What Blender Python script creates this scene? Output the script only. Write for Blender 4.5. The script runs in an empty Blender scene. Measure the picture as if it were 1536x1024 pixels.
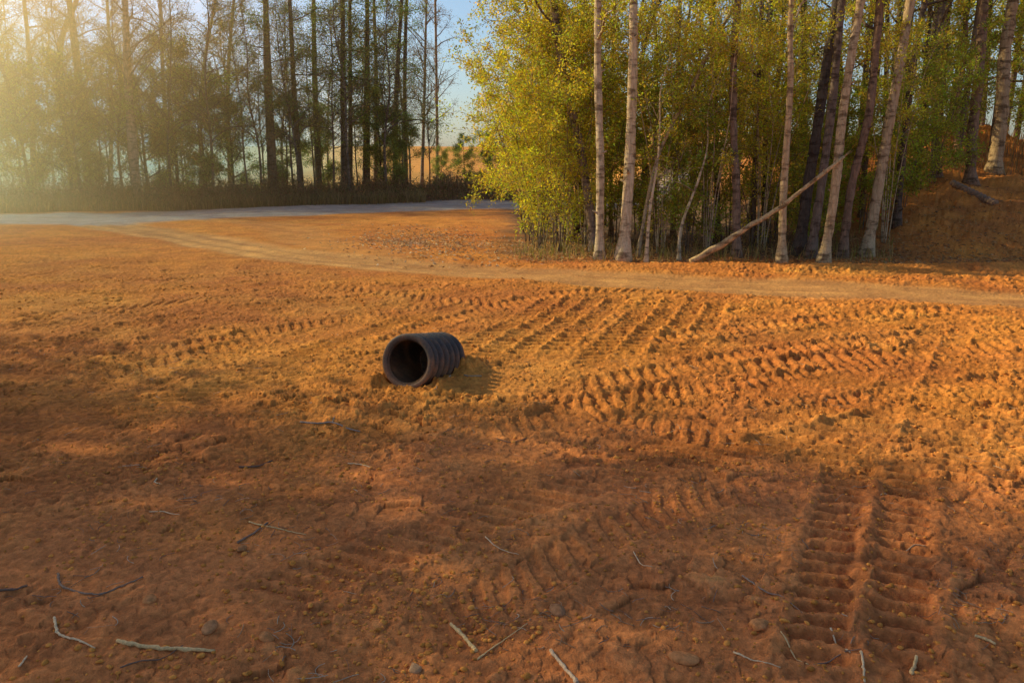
import bpy, math, random
import numpy as np
from mathutils import Vector
PI = math.pi
rng = np.random.default_rng(7)
random.seed(7)
scene = bpy.context.scene
COL = scene.collection

# ------------------------------------------------------------------ camera and survey
CAM_H, FPX, HORIZON = 1.6, 1180.0, 245.0
PITCH = math.atan((512 - HORIZON) / FPX)

def ray(px, py):
    u, v = (px - 768) / FPX, (512 - py) / FPX
    c, s = math.cos(PITCH), math.sin(PITCH)
    return u, c + v * s, -s + v * c

def G(px, py, z=0.0):
    """spot on the ground plane, surveyed from the photograph"""
    x, y, w = ray(px, py)
    t = (z - CAM_H) / w
    return np.array([x * t, y * t])

def P(px, py, Y):
    """point in space at forward distance Y"""
    x, y, w = ray(px, py)
    t = Y / y
    return np.array([x * t, Y, CAM_H + w * t])

cam_d = bpy.data.cameras.new('camera')
cam = bpy.data.objects.new('camera', cam_d)
COL.objects.link(cam)
cam.location = (0, 0, CAM_H)
cam.rotation_euler = (PI / 2 - PITCH, 0, 0)
cam_d.sensor_width = 36
cam_d.lens = FPX / 1536 * 36
cam_d.clip_end = 3000
cam_d.clip_start = 0.05
scene.camera = cam

# ------------------------------------------------------------------ light
SUN_AZ, SUN_EL = math.radians(-66), math.radians(31)
S = Vector((math.sin(SUN_AZ) * math.cos(SUN_EL), math.cos(SUN_AZ) * math.cos(SUN_EL), math.sin(SUN_EL)))
sd = bpy.data.lights.new('sun', 'SUN')
sd.energy = 5.0
sd.angle = math.radians(0.5)
sd.color = (1.0, 0.84, 0.46)
so = bpy.data.objects.new('sun', sd)
so.rotation_euler = S.to_track_quat('Z', 'Y').to_euler()
COL.objects.link(so)
w = bpy.data.worlds.new('World')
scene.world = w
w.use_nodes = True
nt = w.node_tree
sky = nt.nodes.new('ShaderNodeTexSky')
sky.sky_type = 'NISHITA'
sky.sun_disc = False
sky.sun_elevation = SUN_EL
sky.sun_rotation = SUN_AZ
sky.air_density = 1.2
sky.dust_density = 1.5
sky.ozone_density = 4.5
nt.links.new(sky.outputs[0], nt.nodes['Background'].inputs[0])
nt.nodes['Background'].inputs[1].default_value = 0.15
scene.view_settings.view_transform = 'Standard'
scene.view_settings.look = 'None'
scene.view_settings.exposure = 0
scene.render.engine = 'CYCLES'
scene.cycles.max_bounces = 6
scene.cycles.diffuse_bounces = 3
scene.cycles.transmission_bounces = 3
scene.cycles.volume_bounces = 1

# ------------------------------------------------------------------ noise
_perm = rng.permutation(256)
_perm = np.concatenate([_perm, _perm])
_ang = rng.random(256) * 2 * PI
_gx, _gy = np.cos(_ang), np.sin(_ang)

def gnoise(x, y, seed=0):
    x = x + seed * 17.31; y = y + seed * 9.77
    xi = np.floor(x).astype(np.int64); yi = np.floor(y).astype(np.int64)
    fx, fy = x - xi, y - yi
    u = fx * fx * fx * (fx * (fx * 6 - 15) + 10); v = fy * fy * fy * (fy * (fy * 6 - 15) + 10)
    xi &= 255; yi &= 255
    x1, y1 = (xi + 1) & 255, (yi + 1) & 255
    def g(a, b, dx, dy):
        k = _perm[_perm[a] + b]
        return _gx[k] * dx + _gy[k] * dy
    n0 = g(xi, yi, fx, fy) * (1 - u) + g(x1, yi, fx - 1, fy) * u
    n1 = g(xi, y1, fx, fy - 1) * (1 - u) + g(x1, y1, fx - 1, fy - 1) * u
    return (n0 * (1 - v) + n1 * v) * 1.5

def bumps(x, y, cell, seed, fill=0.7):
    """rounded lumps of random size, one per cell"""
    x = x / cell + seed * 3.7; y = y / cell + seed * 5.3
    xi = np.floor(x).astype(np.int64); yi = np.floor(y).astype(np.int64)
    out = np.zeros_like(x)
    for dx in (-1, 0, 1):
        for dy in (-1, 0, 1):
            cx, cy = xi + dx, yi + dy
            k = _perm[_perm[cx & 255] + (cy & 255)]
            k2 = _perm[(k + 71) & 255]; k3 = _perm[(k2 + 13) & 255]; k4 = _perm[(k3 + 29) & 255]
            px = cx + 0.15 + 0.7 * k / 255; py = cy + 0.15 + 0.7 * k2 / 255
            r = 0.22 + 0.42 * (k3 / 255) ** 1.5
            d = ((x - px) ** 2 + (y - py) ** 2) / (r * r)
            b = np.sqrt(np.clip(1 - d, 0, 1)) * r * (k4 / 255 < fill)
            out = np.maximum(out, b)
    return out * cell

def facets(x, y, cell, seed):
    """broken plates: each cell its own height and tilt"""
    x = x / cell + seed * 2.9; y = y / cell + seed * 7.1
    xi = np.floor(x).astype(np.int64); yi = np.floor(y).astype(np.int64)
    best = np.full(x.shape, 9.0); out = np.zeros_like(x)
    for dx in (-1, 0, 1):
        for dy in (-1, 0, 1):
            cx, cy = xi + dx, yi + dy
            k = _perm[_perm[cx & 255] + (cy & 255)]
            k2 = _perm[(k + 57) & 255]; k3 = _perm[(k2 + 91) & 255]; k4 = _perm[(k3 + 17) & 255]; k5 = _perm[(k4 + 43) & 255]
            ox = x - (cx + k / 255); oy = y - (cy + k2 / 255)
            d = np.abs(ox) * .55 + np.abs(oy) * .55 + .5 * np.hypot(ox, oy)
            h = (k3 / 255 - .5) + ((k4 / 255 - .5) * ox + (k5 / 255 - .5) * oy) * 1.6 - d * d * .35
            m = d < best
            out = np.where(m, h, out); best = np.where(m, d, best)
    return out * cell

def sstep(a, b, x):
    t = np.clip((x - a) / (b - a), 0, 1)
    return t * t * (3 - 2 * t)

def along(x, y, pts, reach):
    """signed sideways distance and running length of points beside a polyline"""
    pts = np.array(pts, float)
    d = np.full(x.shape, 1e9); sgn = np.zeros(x.shape); s = np.zeros(x.shape)
    lo, hi = pts.min(0) - reach, pts.max(0) + reach
    m = np.nonzero((x > lo[0]) & (x < hi[0]) & (y > lo[1]) & (y < hi[1]))
    if len(m[0]) == 0:
        return sgn + 1e9, s
    xs, ys = x[m], y[m]
    bd = np.full(xs.shape, 1e9); bs = np.zeros(xs.shape); bl = np.zeros(xs.shape)
    run = 0.0
    for a, b in zip(pts[:-1], pts[1:]):
        e = b - a; L = math.hypot(*e)
        if L < 1e-6: continue
        e /= L
        t = np.clip((xs - a[0]) * e[0] + (ys - a[1]) * e[1], 0, L)
        qx, qy = xs - a[0] - t * e[0], ys - a[1] - t * e[1]
        dd = np.hypot(qx, qy)
        side = np.where(e[0] * qy - e[1] * qx > 0, 1.0, -1.0)
        k = dd < bd
        bd[k] = dd[k]; bs[k] = side[k]; bl[k] = (t + run)[k]
        run += L
    out = np.full(x.shape, 1e9); out[m] = bd * bs
    s[m] = bl
    return out, s

def smooth_line(pts, n=8):
    """Catmull-Rom through the points"""
    p = np.array(pts, float)
    p = np.vstack([2 * p[0] - p[1], p, 2 * p[-1] - p[-2]])
    out = []
    for i in range(1, len(p) - 2):
        for t in np.linspace(0, 1, n, endpoint=False):
            out.append(0.5 * (2 * p[i] + (p[i + 1] - p[i - 1]) * t + (2 * p[i - 1] - 5 * p[i] + 4 * p[i + 1] - p[i + 2]) * t ** 2
                              + (3 * p[i] - p[i - 1] - 3 * p[i + 1] + p[i + 2]) * t ** 3))
    out.append(p[-2])
    return np.array(out)

# ------------------------------------------------------------------ terrain
def line_px(*pp, n=6):
    return smooth_line([G(a, b) for a, b in pp], n)

ROAD = smooth_line([(-75, 20.5), (-40, 21.0), G(0, 329), G(300, 321), G(560, 312), G(760, 308), (6, 31.5), (16, 34)], 6)
def far_edge(px):
    return np.interp(px, [-80, 0, 300, 560, 760], [25.6, 26.2, 28.6, 31.8, 34.0])
TRACK = line_px((150, 335), (250, 350), (400, 377), (560, 392), (760, 409), (960, 422), (1200, 431), (1400, 440), (1560, 447), (1900, 462))
TRACK_B = line_px((330, 328), (420, 340), (500, 372), (600, 392))
LADDERS = [  # centre line, width, lug spacing, depth, slant
    (line_px((1222, 1080), (1228, 960), (1240, 860), (1254, 780), (1272, 715), (1290, 680)), .20, .108, .07, .25),
    (line_px((1290, 690), (1340, 590), (1380, 520), (1410, 480)), .24, .13, .035, .2),
    (line_px((1348, 1080), (1350, 960), (1352, 860), (1356, 780), (1362, 715), (1368, 680)), .20, .108, .07, -.1),
    (line_px((1375, 690), (1400, 590), (1430, 520), (1450, 480)), .24, .13, .035, -.1),
    (line_px((300, 940), (430, 885), (560, 838), (760, 768), (1000, 695), (1200, 655), (1420, 610)), .30, .15, .04, .6),
    (line_px((560, 1000), (720, 905), (860, 830), (1010, 765), (1180, 715)), .28, .15, .03, -.6),
    (line_px((120, 446), (330, 431), (450, 427), (560, 436), (700, 452), (800, 462)), .34, .2, .035, .7),
    (line_px((100, 475), (330, 450), (480, 448), (640, 470)), .34, .2, .03, -.7),
    (line_px((470, 480), (600, 455), (760, 434), (900, 428)), .34, .2, .035, .7),
    (line_px((930, 548), (1060, 522), (1250, 493), (1400, 478), (1560, 470)), .36, .18, .045, .6),
    (line_px((960, 520), (1100, 492), (1290, 470), (1480, 462)), .32, .2, .05, -.6),
    (line_px((1040, 606), (1180, 584), (1320, 562), (1560, 538)), .36, .17, .05, .5),
    (line_px((1060, 565), (1200, 545), (1340, 530), (1560, 508)), .36, .2, .05, -.5),
    (line_px((760, 640), (900, 616), (1040, 650), (1180, 690)), .34, .18, .035, .5),
    (line_px((40, 525), (300, 472), (560, 442), (760, 431)), .3, .17, .04, .5),
    (line_px((80, 566), (330, 505), (560, 468), (720, 446)), .3, .17, .04, -.5),
    (line_px((300, 575), (480, 520), (640, 470), (780, 440)), .3, .17, .04, .5),
    (line_px((700, 660), (900, 604), (1160, 572), (1320, 545), (1560, 520)), .3, .16, .036, -.5),
    (line_px((860, 720), (1060, 650), (1280, 612), (1560, 588)), .3, .15, .036, .5),
    (line_px((1000, 470), (1180, 468), (1360, 466), (1560, 480)), .3, .2, .036, .5),
    (line_px((1130, 640), (1330, 592), (1560, 560)), .3, .16, .036, -.5),
    (line_px((900, 470), (1060, 450), (1260, 448), (1420, 458)), .3, .18, .04, .5),
    (line_px((820, 590), (1000, 560), (1200, 522), (1380, 500), (1560, 492)), .3, .18, .045, -.5),
    (line_px((1180, 720), (1300, 640), (1420, 600), (1560, 575)), .3, .18, .045, .5),
    (line_px((560, 520), (700, 470), (860, 440), (1000, 436)), .3, .18, .04, -.5),
    (line_px((200, 620), (420, 545), (580, 492)), .3, .17, .035, .5),
    (line_px((20, 600), (220, 545), (430, 500)), .3, .17, .035, -.5),
    (line_px((1400, 760), (1440, 660), (1470, 560), (1490, 490)), .3, .15, .04, .3),
]
for i in range(8):   # parallel runs of a tracked machine heading off beside the trees
    x0 = -0.55 + i * 0.30
    d0, d1 = 5.9 + .12 * ((i * 5) % 4), 9.6 + .2 * ((i * 3) % 3)
    a = math.radians(17)
    LADDERS.append((smooth_line([(x0 - .12, d0), (x0 + (d1 - d0) * .45 * math.tan(a), d0 + (d1 - d0) * .5), (x0 + (d1 - d0) * math.tan(a), d1)], 6), .21, .16, .07, .3))
PIPE_AZ, PIPE_TILT, PIPE_R, PIPE_L = math.radians(22), math.radians(-10), .205, .62
_pm = P(610, 540, 5.55)
PIPE_C = np.array([_pm[0], _pm[1], _pm[2] - .012])

LADDERS = [(p, w_ * (1 if d_ >= .07 else .88), s_ * (1 if d_ >= .07 else .72), d_ * (.58 if d_ >= .07 else .58), l_) for p, w_, s_, d_, l_ in LADDERS]
def zones(x, y):
    """road and track weights, 0..1"""
    wob = .25 * gnoise(x / 1.3, y / 1.3, 5) + .1 * gnoise(x / .35, y / .35, 6)
    d, _ = along(x, y, ROAD, 8)
    road = 1 - sstep(2.1, 2.9, np.abs(d) + wob)
    d, _ = along(x, y, TRACK, 5)
    tr = 1 - sstep(.42, .95, np.abs(d) + wob * .7)
    d, _ = along(x, y, TRACK_B, 5)
    tr = np.maximum(tr, .4 * (1 - sstep(.4, 1.0, np.abs(d) + wob)))
    return road, tr

def broad(x, y):
    r = np.hypot(x, y)
    h = .05 * gnoise(x / 3.1, y / 3.1, 1) * sstep(2, 6, r) + .018 * gnoise(x / 1.1, y / 1.1, 2)
    # earth bank among the right-hand trees
    foot = 13.6 + .5 * gnoise(x / 2.0, y * 0, 3) + .25 * np.clip(8 - x, 0, 30)
    up = np.clip(y - foot, 0, 9) * sstep(4.5, 9.5, x)
    bk = sstep(.1, .8, up)
    h += np.minimum(.30 * up, 2.2) * (1 + .22 * gnoise(x / 1.6, y / 1.6, 4)) + bk * (.06 * np.abs(gnoise(x / .8, y / .45, 9)) + .045 * gnoise(x / .35, y / .3, 10))
    # low shoulder between the track and the grove
    h += .07 * np.exp(-((y - (12.35 - .02 * x)) / .35) ** 2) * sstep(1, 4, x)
    # hollow under the grove, verge rise on the far side of the road, hill beyond
    h += .3 * sstep(27.5, 33, y - .25 * (x + 17)) * sstep(4, -2, x)
    h += np.clip((y - 42) / 60, 0, 1) ** 1.2 * 3.4 * sstep(45, 22, x * 1.0)
    h += 1.5 * sstep(110, 260, r) * gnoise(x / 90, y / 90, 8) * sstep(-30, 60, y)
    return h

def height(x, y, fine=True):
    x = np.asarray(x, float); y = np.asarray(y, float)
    h = broad(x, y)
    road, tr = zones(x, y)
    r = np.hypot(x, y)
    hard = np.maximum(road, tr)
    h += -.03 * tr
    near = sstep(60, 20, r)
    churn = .62 + .45 * sstep(.5, 4, x + .2 * y - 1) + .25 * gnoise(x / 1.7, y / 1.7, 11)
    churn *= np.maximum(sstep(16, 11, y) * .75 + .25, 1.1 * sstep(5.5, 8, x) * sstep(13, 14, y))
    churn *= (.68 + .32 * sstep(3.4, 5.4, r)) * .82
    churn = np.clip(churn, .2, 1.25) * (1 - .9 * hard) * near
    trd = np.zeros_like(h); cover = np.zeros_like(h)
    for pts, wd, sp, dep, sl in LADDERS:
        d, s = along(x, y, pts, .6)
        L = sum(math.hypot(*(b - a)) for a, b in zip(pts[:-1], pts[1:]))
        k = np.nonzero(np.abs(d) < .6)
        if len(k[0]) == 0: continue
        d, s, xx, yy = d[k], s[k], x[k], y[k]
        fade = np.clip(sstep(0, .5, s) * sstep(L, L - .5, s) * (.85 + .55 * gnoise(xx / .8, yy / .8, 41)), 0, 1.1)
        jag = .02 * gnoise(xx / .11, yy / .11, 42) + .014 * gnoise(xx / .04, yy / .04, 43)
        ad = np.abs(d) + jag * .8
        hw = wd / 2
        inside = 1 - sstep(hw - .02, hw + .008, ad)
        ph = (s + sl * d + .6 * jag + .035 * gnoise(xx / .35, yy / .35, 45)) / sp
        f = ph - np.floor(ph)
        lug = sstep(0, .13, f) * sstep(.60, .47, f)
        t = fade * inside * (-dep * .65 + dep * .95 * lug)
        t += fade * dep * .55 * np.exp(-((ad - hw - .04) / .04) ** 2) * (.7 + .9 * gnoise(xx / .13, yy / .13, 44))
        trd[k] += t * (1 - .6 * cover[k]); cover[k] = np.maximum(cover[k], fade * inside)
    h += trd
    churn = churn * (1 - .62 * np.clip(cover, 0, 1))
    if fine:
        wx = x + .04 * gnoise(x / .19, y / .19, 21); wy = y + .04 * gnoise(x / .19, y / .19, 22)
        h += churn * (.016 * gnoise(wx / .42, wy / .42, 12) + .010 * np.abs(gnoise(wx / .19, wy / .19, 13)) * 1.3
                      + .010 * np.abs(gnoise(wx / .09, wy / .09, 14)) * 1.3 + .010 * gnoise(x / .05, y / .05, 15) + .006 * gnoise(x / .024, y / .024, 16))
        pm = sstep(-.1, .5, gnoise(x / .6, y / .6, 31))
        h += churn * (.34 * facets(wx, wy, .13, 4) * pm + .34 * facets(wx, wy, .06, 5) * (.35 + .65 * sstep(-.3, .3, gnoise(x / .45, y / .45, 32))))
        h += churn * .32 * bumps(wx, wy, .14, 1, .3) * pm
        h += churn * .5 * bumps(wx, wy, .07, 2, .4)
        h += churn * .6 * bumps(x, y, .04, 3, .45) * sstep(9, 6, r)
        h += hard * (.006 * gnoise(x / .3, y / .3, 17) + .003 * gnoise(x / .07, y / .07, 18))
        d, _ = along(x, y, TRACK, 4)
        h += tr * .018 * np.sin(np.clip(d, -9, 9) * 14 + gnoise(x / 2, y / 2, 19)) * .6
    # soil pressed round the pipe
    ca, sa = math.sin(PIPE_AZ), math.cos(PIPE_AZ)
    lx, ly = x - PIPE_C[0], y - PIPE_C[1]
    sx = lx * ca + ly * sa
    la = lx * sa - ly * ca
    rr = np.hypot(np.maximum(np.abs(la) - .20, 0), np.maximum(np.maximum(-sx, sx - .55), 0))
    lum = np.clip(1 + .6 * gnoise(x / .12, y / .12, 51) + .5 * gnoise(x / .05, y / .05, 52), .1, 2)
    h += .04 * np.exp(-(rr / .14) ** 2) * lum * sstep(-.1, .12, sx)
    h += .13 * np.exp(-((sx - .64) / .2) ** 2 - ((la - .17) / .15) ** 2) * (.25 + .75 * lum) * .5
    h += .03 * np.exp(-((sx - .05) / .15) ** 2 - ((la - .27) / .1) ** 2) * lum
    h += .05 * np.exp(-((sx + .02) / .12) ** 2 - ((la + .27) / .09) ** 2) * lum
    inside = sstep(.185, .165, np.abs(la)) * sstep(.0, .03, sx) * sstep(.62, .58, sx)
    h = h * (1 - inside) + (PIPE_C[2] - PIPE_R - .05) * inside
    return h

def hz(x, y):
    return float(height(np.array([x]), np.array([y]))[0])

# ------------------------------------------------------------------ mesh helpers
class MB:
    """collects numbered points, faces and a colour per point"""
    def __init__(s):
        s.v, s.q, s.t, s.c, s.n = [], [], [], [], 0
    def add(s, v, quads=None, tris=None, col=(1, 1, 1)):
        v = np.asarray(v, float)
        if quads is not None and len(quads): s.q.append(np.asarray(quads) + s.n)
        if tris is not None and len(tris): s.t.append(np.asarray(tris) + s.n)
        c = np.asarray(col, float)
        if c.ndim == 1: c = np.tile(c, (len(v), 1))
        s.c.append(c); s.v.append(v); s.n += len(v)
    def tube(s, pts, rad, sides=8, cap=True, col=(1, 1, 1), lump=0.0):
        pts = np.asarray(pts, float); rad = np.broadcast_to(np.asarray(rad, float), (len(pts),))
        tan = np.gradient(pts, axis=0)
        tan /= np.linalg.norm(tan, axis=1)[:, None] + 1e-9
        ref = np.array([0, 0, 1.0]) if abs(tan[:, 2]).mean() < .8 else np.array([1.0, 0, 0])
        a = np.cross(tan, ref); a /= np.linalg.norm(a, axis=1)[:, None] + 1e-9
        b = np.cross(tan, a)
        th = np.arange(sides) * 2 * PI / sides
        rr = rad[:, None] * (1 + (lump * rng.normal(size=(len(pts), sides)) if lump else 0))
        v = pts[:, None, :] + rr[..., None] * (np.cos(th)[None, :, None] * a[:, None] + np.sin(th)[None, :, None] * b[:, None])
        n = len(pts); i = np.arange(n - 1)[:, None] * sides; j = np.arange(sides)[None]; j2 = (j + 1) % sides
        q = np.stack([i + j, i + j2, i + sides + j2, i + sides + j], -1).reshape(-1, 4)
        v = v.reshape(-1, 3)
        tr = []
        if cap:
            v = np.vstack([v, pts[0], pts[-1]])
            k0, k1 = n * sides, n * sides + 1
            for k in range(sides):
                tr.append((k0, (k + 1) % sides, k)); tr.append((k1, (n - 1) * sides + k, (n - 1) * sides + (k + 1) % sides))
        s.add(v, q, tr, col)
    def leaves(s, c, ax, L, W, col):
        c = np.asarray(c); n = len(c)
        if n == 0: return
        ax = ax / (np.linalg.norm(ax, axis=1)[:, None] + 1e-9)
        r = rng.normal(size=(n, 3)); b = np.cross(ax, r); b /= np.linalg.norm(b, axis=1)[:, None] + 1e-9
        nn = np.cross(ax, b)
        L = np.broadcast_to(L, (n,))[:, None]; W = np.broadcast_to(W, (n,))[:, None]
        v = np.stack([c - ax * L * .5, c + b * W * .5 + nn * W * .18 - ax * L * .05, c + ax * L * .5, c - b * W * .5 + nn * W * .18 - ax * L * .05], 1).reshape(-1, 3)
        q = np.arange(4 * n).reshape(-1, 4)
        s.add(v, q, None, np.repeat(col, 4, axis=0))
    def build(s, name, mat, parent=None, smooth=True, loc=None, shift=None):
        me = s.mesh(name, mat, smooth, shift)
        o = bpy.data.objects.new(name, me)
        COL.objects.link(o)
        if parent is not None: o.parent = parent
        if loc is not None: o.location = loc
        return o
    def mesh(s, name, mat, smooth=True, shift=None):
        v = np.vstack(s.v)
        if shift is not None: v = v - np.asarray(shift)
        q = np.vstack(s.q) if s.q else np.zeros((0, 4), int)
        t = np.vstack(s.t) if s.t else np.zeros((0, 3), int)
        return raw_mesh(name, v, q, t, np.vstack(s.c), mat, smooth)

def raw_mesh(name, v, q, t, c, mat, smooth=True):
    me = bpy.data.meshes.new(name)
    me.vertices.add(len(v)); me.vertices.foreach_set('co', np.ascontiguousarray(v, np.float32).ravel())
    nl = len(q) * 4 + len(t) * 3
    me.loops.add(nl)
    me.loops.foreach_set('vertex_index', np.concatenate([q.ravel(), t.ravel()]).astype(np.int32))
    me.polygons.add(len(q) + len(t))
    me.polygons.foreach_set('loop_start', np.concatenate([np.arange(len(q)) * 4, len(q) * 4 + np.arange(len(t)) * 3]).astype(np.int32))
    me.polygons.foreach_set('use_smooth', np.full(len(q) + len(t), smooth, bool))
    if c is not None:
        at = me.color_attributes.new('col', 'FLOAT_COLOR', 'POINT')
        at.data.foreach_set('color', np.hstack([c, np.ones((len(c), 1))]).astype(np.float32).ravel())
    me.materials.append(mat)
    me.update(calc_edges=True)
    me.validate()
    return me

def tag(o, label=None, cat=None, group=None, kind=None):
    if label: o['label'] = label
    if cat: o['category'] = cat
    if group: o['group'] = group
    if kind: o['kind'] = kind
    return o

def empty(name, loc, label, cat, group=None):
    o = bpy.data.objects.new(name, None)
    COL.objects.link(o)
    o.location = [float(a) for a in loc]
    o.empty_display_size = .2
    return tag(o, label, cat, group)

def copy_thing(root, loc, rz, sc, label, group=None):
    r = root.copy(); COL.objects.link(r)
    r.location = [float(a) for a in loc]; r.rotation_euler = (0, 0, rz); r.scale = (sc, sc, sc)
    r['label'] = label
    if group: r['group'] = group
    elif 'group' in r: del r['group']
    for ch in list(root.children):
        c = ch.copy(); COL.objects.link(c); c.parent = r
        for g in ch.children:
            d = g.copy(); COL.objects.link(d); d.parent = c
    return r

# ------------------------------------------------------------------ materials
def mat(name):
    m = bpy.data.materials.new(name); m.use_nodes = True
    n = m.node_tree.nodes; l = m.node_tree.links
    b = n['Principled BSDF']
    b.inputs['Specular IOR Level'].default_value = .2
    return m, n, l, b

def N(n, t, **k):
    x = n.new(t)
    for a, v in k.items():
        if a in x.inputs: x.inputs[a].default_value = v
        else: setattr(x, a, v)
    return x

def soil_mat():
    m, n, l, b = mat('red_clay_soil')
    at = N(n, 'ShaderNodeVertexColor', layer_name='col')
    co = N(n, 'ShaderNodeTexCoord')
    n1 = N(n, 'ShaderNodeTexNoise', Scale=2.3, Detail=8.0, Roughness=.65)
    n2 = N(n, 'ShaderNodeTexNoise', Scale=34.0, Detail=6.0, Roughness=.7)
    n3 = N(n, 'ShaderNodeTexNoise', Scale=140.0, Detail=3.0, Roughness=.6)
    for k in (n1, n2, n3): l.new(co.outputs['Object'], k.inputs['Vector'])
    r1 = N(n, 'ShaderNodeValToRGB'); l.new(n1.outputs[0], r1.inputs[0])
    r1.color_ramp.elements[0].position, r1.color_ramp.elements[1].position = .3, .72
    r1.color_ramp.elements[0].color = (.74, .68, .70, 1); r1.color_ramp.elements[1].color = (1.18, 1.16, 1.10, 1)
    r2 = N(n, 'ShaderNodeValToRGB'); l.new(n2.outputs[0], r2.inputs[0])
    r2.color_ramp.elements[0].position, r2.color_ramp.elements[1].position = .28, .75
    r2.color_ramp.elements[0].color = (.60, .54, .54, 1); r2.color_ramp.elements[1].color = (1.25, 1.27, 1.3, 1)
    m1 = N(n, 'ShaderNodeMixRGB', blend_type='MULTIPLY', Fac=1.0); l.new(at.outputs[0], m1.inputs[1]); l.new(r1.outputs[0], m1.inputs[2])
    m2 = N(n, 'ShaderNodeMixRGB', blend_type='MULTIPLY', Fac=1.0); l.new(m1.outputs[0], m2.inputs[1]); l.new(r2.outputs[0], m2.inputs[2])
    l.new(m2.outputs[0], b.inputs['Base Color'])
    b.inputs['Roughness'].default_value = .95; b.inputs['Specular IOR Level'].default_value = .08
    ad = N(n, 'ShaderNodeMath', operation='MULTIPLY_ADD'); l.new(n3.outputs[0], ad.inputs[0]); ad.inputs[1].default_value = .35; l.new(n2.outputs[0], ad.inputs[2])
    bp = N(n, 'ShaderNodeBump', Strength=.8, Distance=.02); l.new(ad.outputs[0], bp.inputs['Height']); l.new(bp.outputs[0], b.inputs['Normal'])
    return m

def attr_mat(name, rough=.85, bump=0, scale=40, tint=.35, spec=.15):
    m, n, l, b = mat(name)
    at = N(n, 'ShaderNodeVertexColor', layer_name='col')
    co = N(n, 'ShaderNodeTexCoord')
    n1 = N(n, 'ShaderNodeTexNoise', Scale=scale, Detail=5.0, Roughness=.6); l.new(co.outputs['Object'], n1.inputs['Vector'])
    r1 = N(n, 'ShaderNodeValToRGB'); l.new(n1.outputs[0], r1.inputs[0])
    r1.color_ramp.elements[0].position, r1.color_ramp.elements[1].position = .3, .7
    r1.color_ramp.elements[0].color = (1 - tint,) * 3 + (1,); r1.color_ramp.elements[1].color = (1 + tint * .7,) * 3 + (1,)
    m1 = N(n, 'ShaderNodeMixRGB', blend_type='MULTIPLY', Fac=1.0); l.new(at.outputs[0], m1.inputs[1]); l.new(r1.outputs[0], m1.inputs[2])
    l.new(m1.outputs[0], b.inputs['Base Color'])
    b.inputs['Roughness'].default_value = rough; b.inputs['Specular IOR Level'].default_value = spec
    if bump:
        bp = N(n, 'ShaderNodeBump', Strength=.7, Distance=bump); l.new(n1.outputs[0], bp.inputs['Height']); l.new(bp.outputs[0], b.inputs['Normal'])
    return m

def bark_mat(name, c0, c1, c2, vs=2.2):
    m, n, l, b = mat(name)
    co = N(n, 'ShaderNodeTexCoord')
    mp = N(n, 'ShaderNodeMapping'); mp.inputs['Scale'].default_value = (16, 16, vs); l.new(co.outputs['Object'], mp.inputs['Vector'])
    n1 = N(n, 'ShaderNodeTexNoise', Scale=1.6, Detail=7.0, Roughness=.7); l.new(mp.outputs[0], n1.inputs['Vector'])
    mp2 = N(n, 'ShaderNodeMapping'); mp2.inputs['Scale'].default_value = (3, 3, 9); l.new(co.outputs['Object'], mp2.inputs['Vector'])
    n2 = N(n, 'ShaderNodeTexNoise', Scale=1.2, Detail=5.0, Roughness=.65); l.new(mp2.outputs[0], n2.inputs['Vector'])
    r1 = N(n, 'ShaderNodeValToRGB'); l.new(n1.outputs[0], r1.inputs[0])
    e = r1.color_ramp.elements
    e[0].position, e[1].position = .32, .62; e[0].color = (*c0, 1); e[1].color = (*c1, 1)
    x = e.new(.8); x.color = (*c2, 1)
    r2 = N(n, 'ShaderNodeValToRGB'); l.new(n2.outputs[0], r2.inputs[0])
    e = r2.color_ramp.elements
    e[0].position, e[1].position = .39, .50; e[0].color = (.30, .26, .23, 1); e[1].color = (1, 1, 1, 1)
    mx = N(n, 'ShaderNodeMixRGB', blend_type='MULTIPLY', Fac=.9); l.new(r1.outputs[0], mx.inputs[1]); l.new(r2.outputs[0], mx.inputs[2])
    at = N(n, 'ShaderNodeVertexColor', layer_name='col')
    m3 = N(n, 'ShaderNodeMixRGB', blend_type='MULTIPLY', Fac=1.0); l.new(mx.outputs[0], m3.inputs[1]); l.new(at.outputs[0], m3.inputs[2])
    l.new(m3.outputs[0], b.inputs['Base Color'])
    b.inputs['Roughness'].default_value = .9
    bp = N(n, 'ShaderNodeBump', Strength=.9, Distance=.02); l.new(n1.outputs[0], bp.inputs['Height']); l.new(bp.outputs[0], b.inputs['Normal'])
    return m

def leaf_mat(name, trans=.45, warm=(1.25, 1.2, .55)):
    m, n, l, b = mat(name)
    at = N(n, 'ShaderNodeVertexColor', layer_name='col')
    b.inputs['Roughness'].default_value = .55; b.inputs['Specular IOR Level'].default_value = .25
    l.new(at.outputs[0], b.inputs['Base Color'])
    tr = N(n, 'ShaderNodeBsdfTranslucent')
    mx = N(n, 'ShaderNodeMixRGB', blend_type='MULTIPLY', Fac=1.0); l.new(at.outputs[0], mx.inputs[1]); mx.inputs[2].default_value = (*warm, 1)
    l.new(mx.outputs[0], tr.inputs[0])
    ms = N(n, 'ShaderNodeMixShader'); ms.inputs[0].default_value = trans
    l.new(b.outputs[0], ms.inputs[1]); l.new(tr.outputs[0], ms.inputs[2])
    l.new(ms.outputs[0], n['Material Output'].inputs['Surface'])
    return m

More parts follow.
